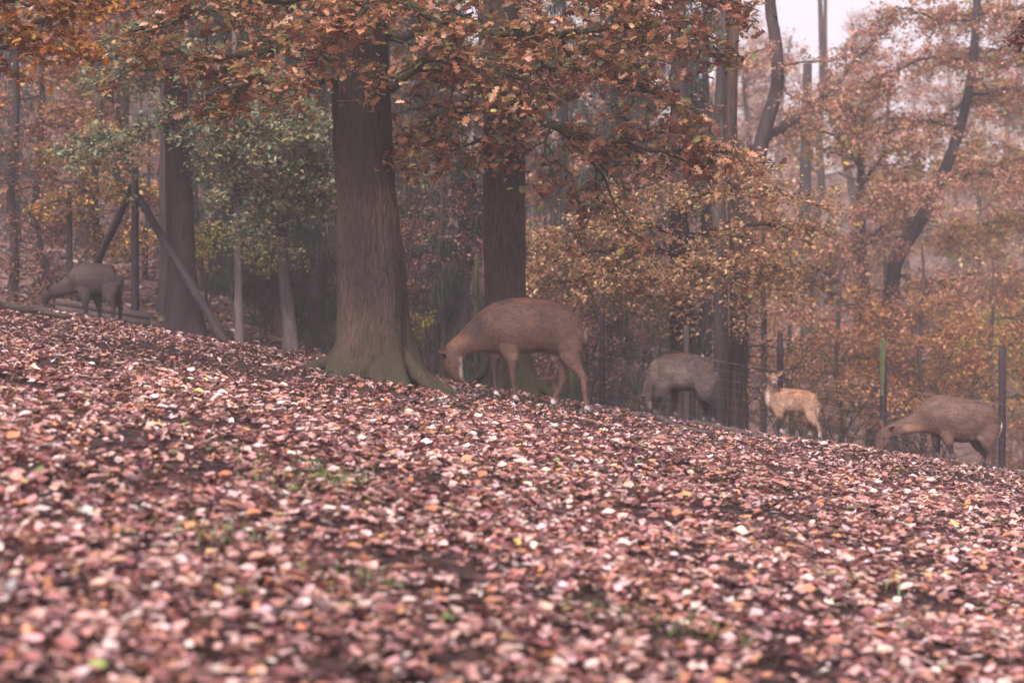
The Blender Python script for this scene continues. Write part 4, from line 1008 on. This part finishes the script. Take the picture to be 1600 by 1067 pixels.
        link('ear', np_mesh('ear', np.vstack([V_, V2]), [f1, f2, np.array(ed)], np.vstack([np.tile(col, (81, 1)), np.tile(np.array(coat['base']) * .8, (81, 1))]), smooth=True), M['coat'], root)
    for (ex, ey, dy, r_) in (eye or []):
        c = c2w(ex, ey, dy); th = np.linspace(0, 2 * math.pi, 10, endpoint=False); V_ = [c + (0, 0, r_ / ppm)]
        for ph in np.linspace(.3, math.pi - .3, 6):
            for a_ in th: V_.append(c + np.array([math.sin(ph) * math.cos(a_), math.sin(ph) * math.sin(a_), math.cos(ph)]) * r_ / ppm)
        V_.append(c - (0, 0, r_ / ppm)); i = np.arange(5)[:, None] * 10 + 1; j = np.arange(10)[None]; k = (j + 1) % 10
        q_ = np.stack([i + j, i + 10 + j, i + 10 + k, i + k], -1).reshape(-1, 4); jj = np.arange(10); kk = (jj + 1) % 10
        tri = np.concatenate([np.stack([np.zeros(10, int), 1 + jj, 1 + kk], -1), np.stack([np.full(10, 61), 51 + kk, 51 + jj], -1)])
        link('eye', np_mesh('eye', np.array(V_), [q_, tri], smooth=True), M['eye'], root)
    return root

WH = (.52, .45, .44)
antelope('large red-brown antelope grazing with lowered head beside the big oak', (660, 440), 5.08, 26.6,
    [(1290, 400, 50), (1245, 420, 130), (1140, 405, 182), (1040, 373, 200), (940, 350, 210), (840, 348, 222), (740, 352, 224), (640, 362, 215), (560, 385, 190, .55), (490, 410, 165, .5), (425, 440, 132, .5), (350, 485, 102, .52), (285, 525, 86, .55), (235, 570, 76, .6)],
    [(252, 560, 0, 74, 48), (234, 612, 0, 84, 54), (240, 665, 0, 80, 48), (262, 722, 0, 60, 38), (276, 762, 0, 46, 31), (282, 785, 0, 34, 26)],
    [(True, [(680, 420, 120), (690, 530, 88), (710, 610, 57), (715, 690, 33), (722, 760, 25), (732, 830, 24), (738, 868, 27)]),
     (False, [(620, 480, 100), (590, 560, 62), (568, 630, 44), (570, 700, 30), (578, 770, 24), (582, 825, 25), (588, 850, 27)]),
     (True, [(1150, 420, 140), (1170, 530, 105), (1180, 610, 88), (1238, 690, 46), (1272, 735, 32), (1282, 820, 25), (1296, 900, 24), (1306, 960, 28)]),
     (False, [(1100, 480, 130), (1085, 580, 90), (1095, 650, 58), (1118, 730, 38), (1110, 790, 32), (1075, 850, 26), (1045, 905, 25), (1035, 935, 27)])],
    dict(pts=[(1285, 360, 16), (1298, 420, 14), (1282, 480, 12), (1262, 540, 8)], col=(.16, .095, .08)),
    [(182, 600, -.06, 145, 560, -.16, 24, (.5, .42, .40)), (200, 590, .05, 160, 545, .12, 22, (.5, .42, .40))],
    dict(legs=[(.075, .042, .034), (.045, .027, .024), (.115, .062, .048), (.10, .055, .043)], base=(.082, .044, .033), sock=WH),
    [(900, 135, 420, 50, (.15, .058, .038), .5), (430, 350, 80, 110, (.045, .028, .026), .75), (590, 150, 150, 26, (.035, .022, .022), .8), (980, 370, 90, 160, (.06, .035, .03), .5), (700, 330, 120, 140, (.105, .06, .05), .5), (318, 700, 26, 85, (.46, .39, .38), .95), (335, 615, 50, 28, (.46, .39, .38), .8), (560, 580, 60, 22, (.35, .28, .25), .6), (900, 590, 220, 35, (.30, .22, .19), .55),
     (1000, 610, 60, 40, (.40, .33, .31), .6), (1050, 720, 22, 60, WH, .9), (560, 650, 40, 60, (.05, .03, .03), .6), (670, 640, 25, 60, (.06, .035, .03), .5), (1292, 430, 14, 60, (.34, .26, .24), .5), (270, 480, 90, 60, (.26, .12, .075), .4), (165, 680, 30, 30, (.12, .05, .035), .6)],
    width=.60, eye=[(212, 640, -.083, 9)], hair=22000)
antelope('dark grey-brown antelope with a white-edged tail grazing on the crest', (980, 530), 7.11, 28.6,
    [(992, 395, 40), (935, 420, 135), (830, 392, 182), (720, 368, 205), (600, 362, 210), (500, 352, 196), (415, 365, 182), (345, 410, 150, .55), (290, 495, 110, .52), (245, 580, 82, .55), (225, 640, 62, .6)],
    [(228, 620, 0, 62, 46), (215, 665, 0, 58, 44), (232, 715, 0, 48, 36), (252, 765, 0, 38, 30), (262, 795, 0, 30, 26)],
    [(True, [(400, 470, 130), (360, 580, 85), (318, 660, 55), (302, 740, 36), (300, 800, 28), (302, 850, 26)]),
     (False, [(520, 480, 110), (535, 600, 52), (538, 690, 36), (536, 780, 28), (540, 845, 24), (545, 880, 26)]),
     (True, [(850, 430, 150), (850, 560, 110), (870, 650, 75), (925, 730, 46), (940, 800, 34), (942, 880, 28), (946, 955, 28)]),
     (False, [(830, 480, 120), (830, 620, 80), (865, 710, 42), (885, 790, 34), (865, 860, 27), (850, 915, 26)])],
    dict(pts=[(985, 370, 16), (975, 410, 22), (945, 470, 18), (910, 555, 10)], col=WH),
    [(190, 650, -.05, 130, 640, -.13, 22, (.5, .46, .46)), (205, 640, .05, 160, 600, .10, 22, (.4, .36, .36)), ],
    dict(legs=[(.018, .013, .015)] * 4, base=(.115, .085, .078), sock=(.4, .34, .34), sock_amt=.35, hair=1.3),
    [(560, 160, 300, 40, (.15, .062, .045), .7), (900, 300, 110, 90, (.14, .075, .06), .5), (520, 380, 190, 110, (.20, .155, .14), .6), (280, 560, 80, 100, (.055, .032, .028), .7), (560, 560, 260, 60, (.04, .028, .028), .7), (330, 740, 80, 130, (.02, .014, .016), .95), (535, 730, 70, 160, (.02, .014, .016), .95),
     (900, 800, 130, 180, (.022, .015, .018), .95), (880, 620, 90, 80, (.05, .035, .035), .6), (290, 300, 40, 120, (.26, .19, .15), .6), (252, 730, 22, 50, (.4, .34, .32), .7)],
    width=.6, hair=12000)
antelope('pale ginger calf looking back at the viewer in front of the fence', (1170, 570), 7.62, 28.9,
    [(835, 475, 48), (785, 475, 110), (705, 450, 132), (610, 428, 138), (510, 420, 136), (410, 422, 148), (325, 415, 142, .55), (275, 370, 96, .62), (278, 300, 66, .75), (282, 240, 52, .85), (283, 200, 42, .9)],
    [(284, 146, .02, 50, 46), (283, 155, -.04, 57, 50), (281, 171, -.09, 50, 43), (279, 192, -.14, 38, 32), (277, 208, -.185, 29, 25), (276, 216, -.21, 22, 19)],
    [(True, [(335, 480, 95), (345, 580, 50), (355, 660, 30), (365, 740, 24), (370, 820, 20), (374, 885, 22)]),
     (False, [(400, 500, 80), (405, 600, 42), (412, 680, 26), (416, 760, 20), (414, 830, 18), (412, 880, 21)]),
     (True, [(730, 490, 110), (735, 610, 75), (765, 690, 46), (805, 745, 30), (815, 810, 22), (822, 880, 20), (828, 950, 23)]),
     (False, [(700, 520, 95), (700, 640, 58), (725, 720, 36), (745, 770, 28), (745, 840, 20), (738, 900, 19), (735, 935, 22)])],
    dict(pts=[(828, 480, 12), (820, 530, 14), (802, 590, 8)], col=(.6, .48, .42)),
    [(252, 138, -.03, 195, 88, -.05, 24, (.5, .32, .28)), (315, 132, -.03, 402, 68, -.05, 30, (.5, .32, .28))],
    dict(legs=[(.055, .034, .034), (.13, .085, .075), (.30, .20, .15), (.08, .05, .048)], base=(.32, .195, .135), sock=WH, hair=1.2),
    [(640, 320, 260, 70, (.42, .21, .11), .6), (270, 300, 50, 70, (.24, .16, .13), .6), (215, 420, 24, 130, (.62, .52, .46), .8), (430, 470, 160, 70, (.40, .27, .20), .6), (690, 600, 90, 80, (.42, .28, .20), .5), (620, 560, 40, 60, (.22, .14, .11), .6), (355, 730, 26, 130, (.06, .035, .035), .9), (745, 800, 28, 90, (.10, .06, .055), .8),
     (412, 740, 20, 120, (.2, .12, .1), .6), (810, 560, 20, 60, WH, .6), (283, 140, 50, 40, (.42, .26, .19), .7), (276, 208, 40, 26, WH, .9), (276, 218, 20, 12, (.02, .015, .018), 1.0)],
    width=.55, head_face=True, eye=[(252, 165, -.085, 6), (312, 165, -.085, 6)], hair=10000)
antelope('tall grey-brown antelope grazing at the far right beside the last fence post', (1350, 590), 6.4, 29.4,
    [(1360, 445, 45), (1305, 445, 130), (1205, 440, 176), (1100, 428, 200), (1000, 432, 220), (900, 410, 224), (800, 385, 220), (705, 388, 205), (635, 410, 165, .55), (560, 435, 122, .5), (460, 470, 92, .52), (360, 503, 78, .55), (285, 530, 72, .6), (235, 550, 66, .6)],
    [(245, 545, 0, 66, 48), (205, 575, 0, 76, 52), (180, 635, 0, 68, 46), (160, 695, 0, 52, 36), (148, 745, 0, 40, 30), (142, 778, 0, 32, 26)],
    [(False, [(760, 500, 90), (735, 620, 55), (750, 720, 40), (756, 800, 30), (757, 880, 26), (757, 950, 26)]),
     (True, [(820, 460, 130), (825, 600, 72), (835, 700, 46), (848, 790, 34), (862, 870, 28), (870, 940, 27)]),
     (True, [(1230, 480, 140), (1215, 600, 105), (1215, 690, 66), (1240, 780, 42), (1245, 860, 34), (1240, 930, 28), (1236, 985, 28)]),
     (False, [(1190, 500, 120), (1140, 620, 78), (1150, 700, 50), (1200, 780, 38), (1225, 850, 30), (1215, 920, 26), (1210, 970, 27)])],
    dict(pts=[(1362, 430, 14), (1372, 490, 14), (1352, 560, 12), (1328, 610, 8)], col=WH),
    [(245, 520, -.07, 285, 470, -.16, 26, (.55, .48, .48)), (195, 510, .05, 178, 415, .10, 20, (.5, .44, .44))],
    dict(legs=[(.016, .011, .015), (.04, .025, .026), (.075, .042, .037), (.06, .034, .03)], base=(.105, .058, .046), sock=(.3, .25, .25), sock_amt=.3, hair=.8),
    [(400, 440, 200, 26, (.09, .055, .045), .5), (600, 270, 80, 40, (.13, .085, .07), .6), (480, 500, 130, 45, (.30, .165, .11), .6), (900, 300, 300, 120, (.17, .11, .092), .4), (1100, 600, 60, 30, (.4, .33, .3), .4), (345, 590, 24, 22, WH, .95), (170, 600, 34, 50, (.08, .05, .045), .6),
     (755, 760, 40, 170, (.035, .022, .026), .9), (835, 780, 34, 120, (.05, .03, .032), .8), (1230, 860, 60, 130, (.09, .045, .04), .6), (235, 660, 50, 50, (.27, .17, .12), .5)],
    width=.62, eye=[(185, 605, -.082, 9)], hair=12000)
antelope('dusky brown antelope grazing by the wooden trough, farthest left', (40, 390), 7.27, 33.6,
    [(1092, 320, 42), (1040, 350, 118), (960, 350, 155), (860, 340, 180), (760, 340, 186), (665, 338, 176), (590, 355, 152), (520, 395, 118, .55), (430, 440, 88, .52), (345, 468, 72, .55), (275, 485, 60, .6)],
    [(282, 480, 0, 56, 40), (240, 505, 0, 56, 42), (228, 550, 0, 48, 36), (220, 595, 0, 38, 28), (216, 625, 0, 28, 24)],
    [(True, [(680, 430, 110), (695, 540, 66), (700, 640, 42), (702, 730, 28), (706, 800, 24), (710, 850, 25)]),
     (False, [(770, 430, 100), (800, 550, 58), (812, 640, 40), (822, 730, 26), (832, 800, 22), (838, 845, 24)]),
     (True, [(960, 400, 130), (965, 510, 90), (985, 590, 56), (1015, 650, 36), (1012, 730, 28), (1004, 810, 24), (998, 865, 26)]),
     (False, [(1010, 400, 110), (1020, 510, 72), (1035, 590, 46), (1058, 650, 32), (1056, 730, 26), (1052, 800, 22), (1052, 845, 24)])],
    dict(pts=[(1098, 320, 14), (1108, 380, 14), (1095, 440, 12), (1080, 490, 8)], col=(.10, .08, .075)),
    [(262, 465, -.06, 290, 400, -.12, 20, (.25, .19, .17)), (235, 465, .05, 200, 425, .10, 18, (.25, .19, .17))],
    dict(legs=[(.016, .012, .013), (.016, .012, .013), (.03, .02, .02), (.022, .015, .016)], base=(.042, .028, .025), sock=(.55, .48, .47), sock_amt=.8),
    [(620, 250, 130, 110, (.085, .056, .048), .6), (430, 350, 90, 40, (.10, .068, .058), .5), (230, 570, 40, 60, (.02, .015, .017), .9), (400, 510, 160, 30, (.03, .022, .022), .7), (740, 580, 130, 180, (.025, .018, .02), .85), (990, 480, 80, 120, (.045, .03, .03), .7), (1030, 720, 50, 150, (.04, .026, .026), .8), (1000, 660, 10, 50, (.4, .36, .35), .7)],
    width=.6, hair=8000)

# ------------------------------------------------------------------ haze
lo = float(Z.min()) - 1.2
x0, x1, y0, y1, z1 = -620, 620, -12, 600, 52
V = [(x0, y0, lo), (x1, y0, lo), (x1, y1, lo), (x0, y1, lo), (x0, y0, z1), (x1, y0, z1), (x1, y1, z1), (x0, y1, z1)]
F = [(3, 2, 1, 0), (4, 5, 6, 7), (0, 1, 5, 4), (1, 2, 6, 5), (2, 3, 7, 6), (3, 0, 4, 7)]
m = bpy.data.materials.new('haze'); m.use_nodes = True; t = m.node_tree; t.nodes.clear()
pv = t.nodes.new('ShaderNodeVolumePrincipled'); pv.inputs['Density'].default_value = HAZE; pv.inputs['Color'].default_value = (.985, .94, .975, 1); pv.inputs['Anisotropy'].default_value = .0
ou = t.nodes.new('ShaderNodeOutputMaterial'); t.links.new(pv.outputs[0], ou.inputs['Volume'])
hz = link('haze', np_mesh('haze', np.array(V, float), np.array(F)), m); tag(hz, 'pale autumn mist filling the wood', kind='stuff')
print('TRIS', sum(len(me.loops) - 2 * len(me.polygons) for me in bpy.data.meshes), 'far trees', cnt)
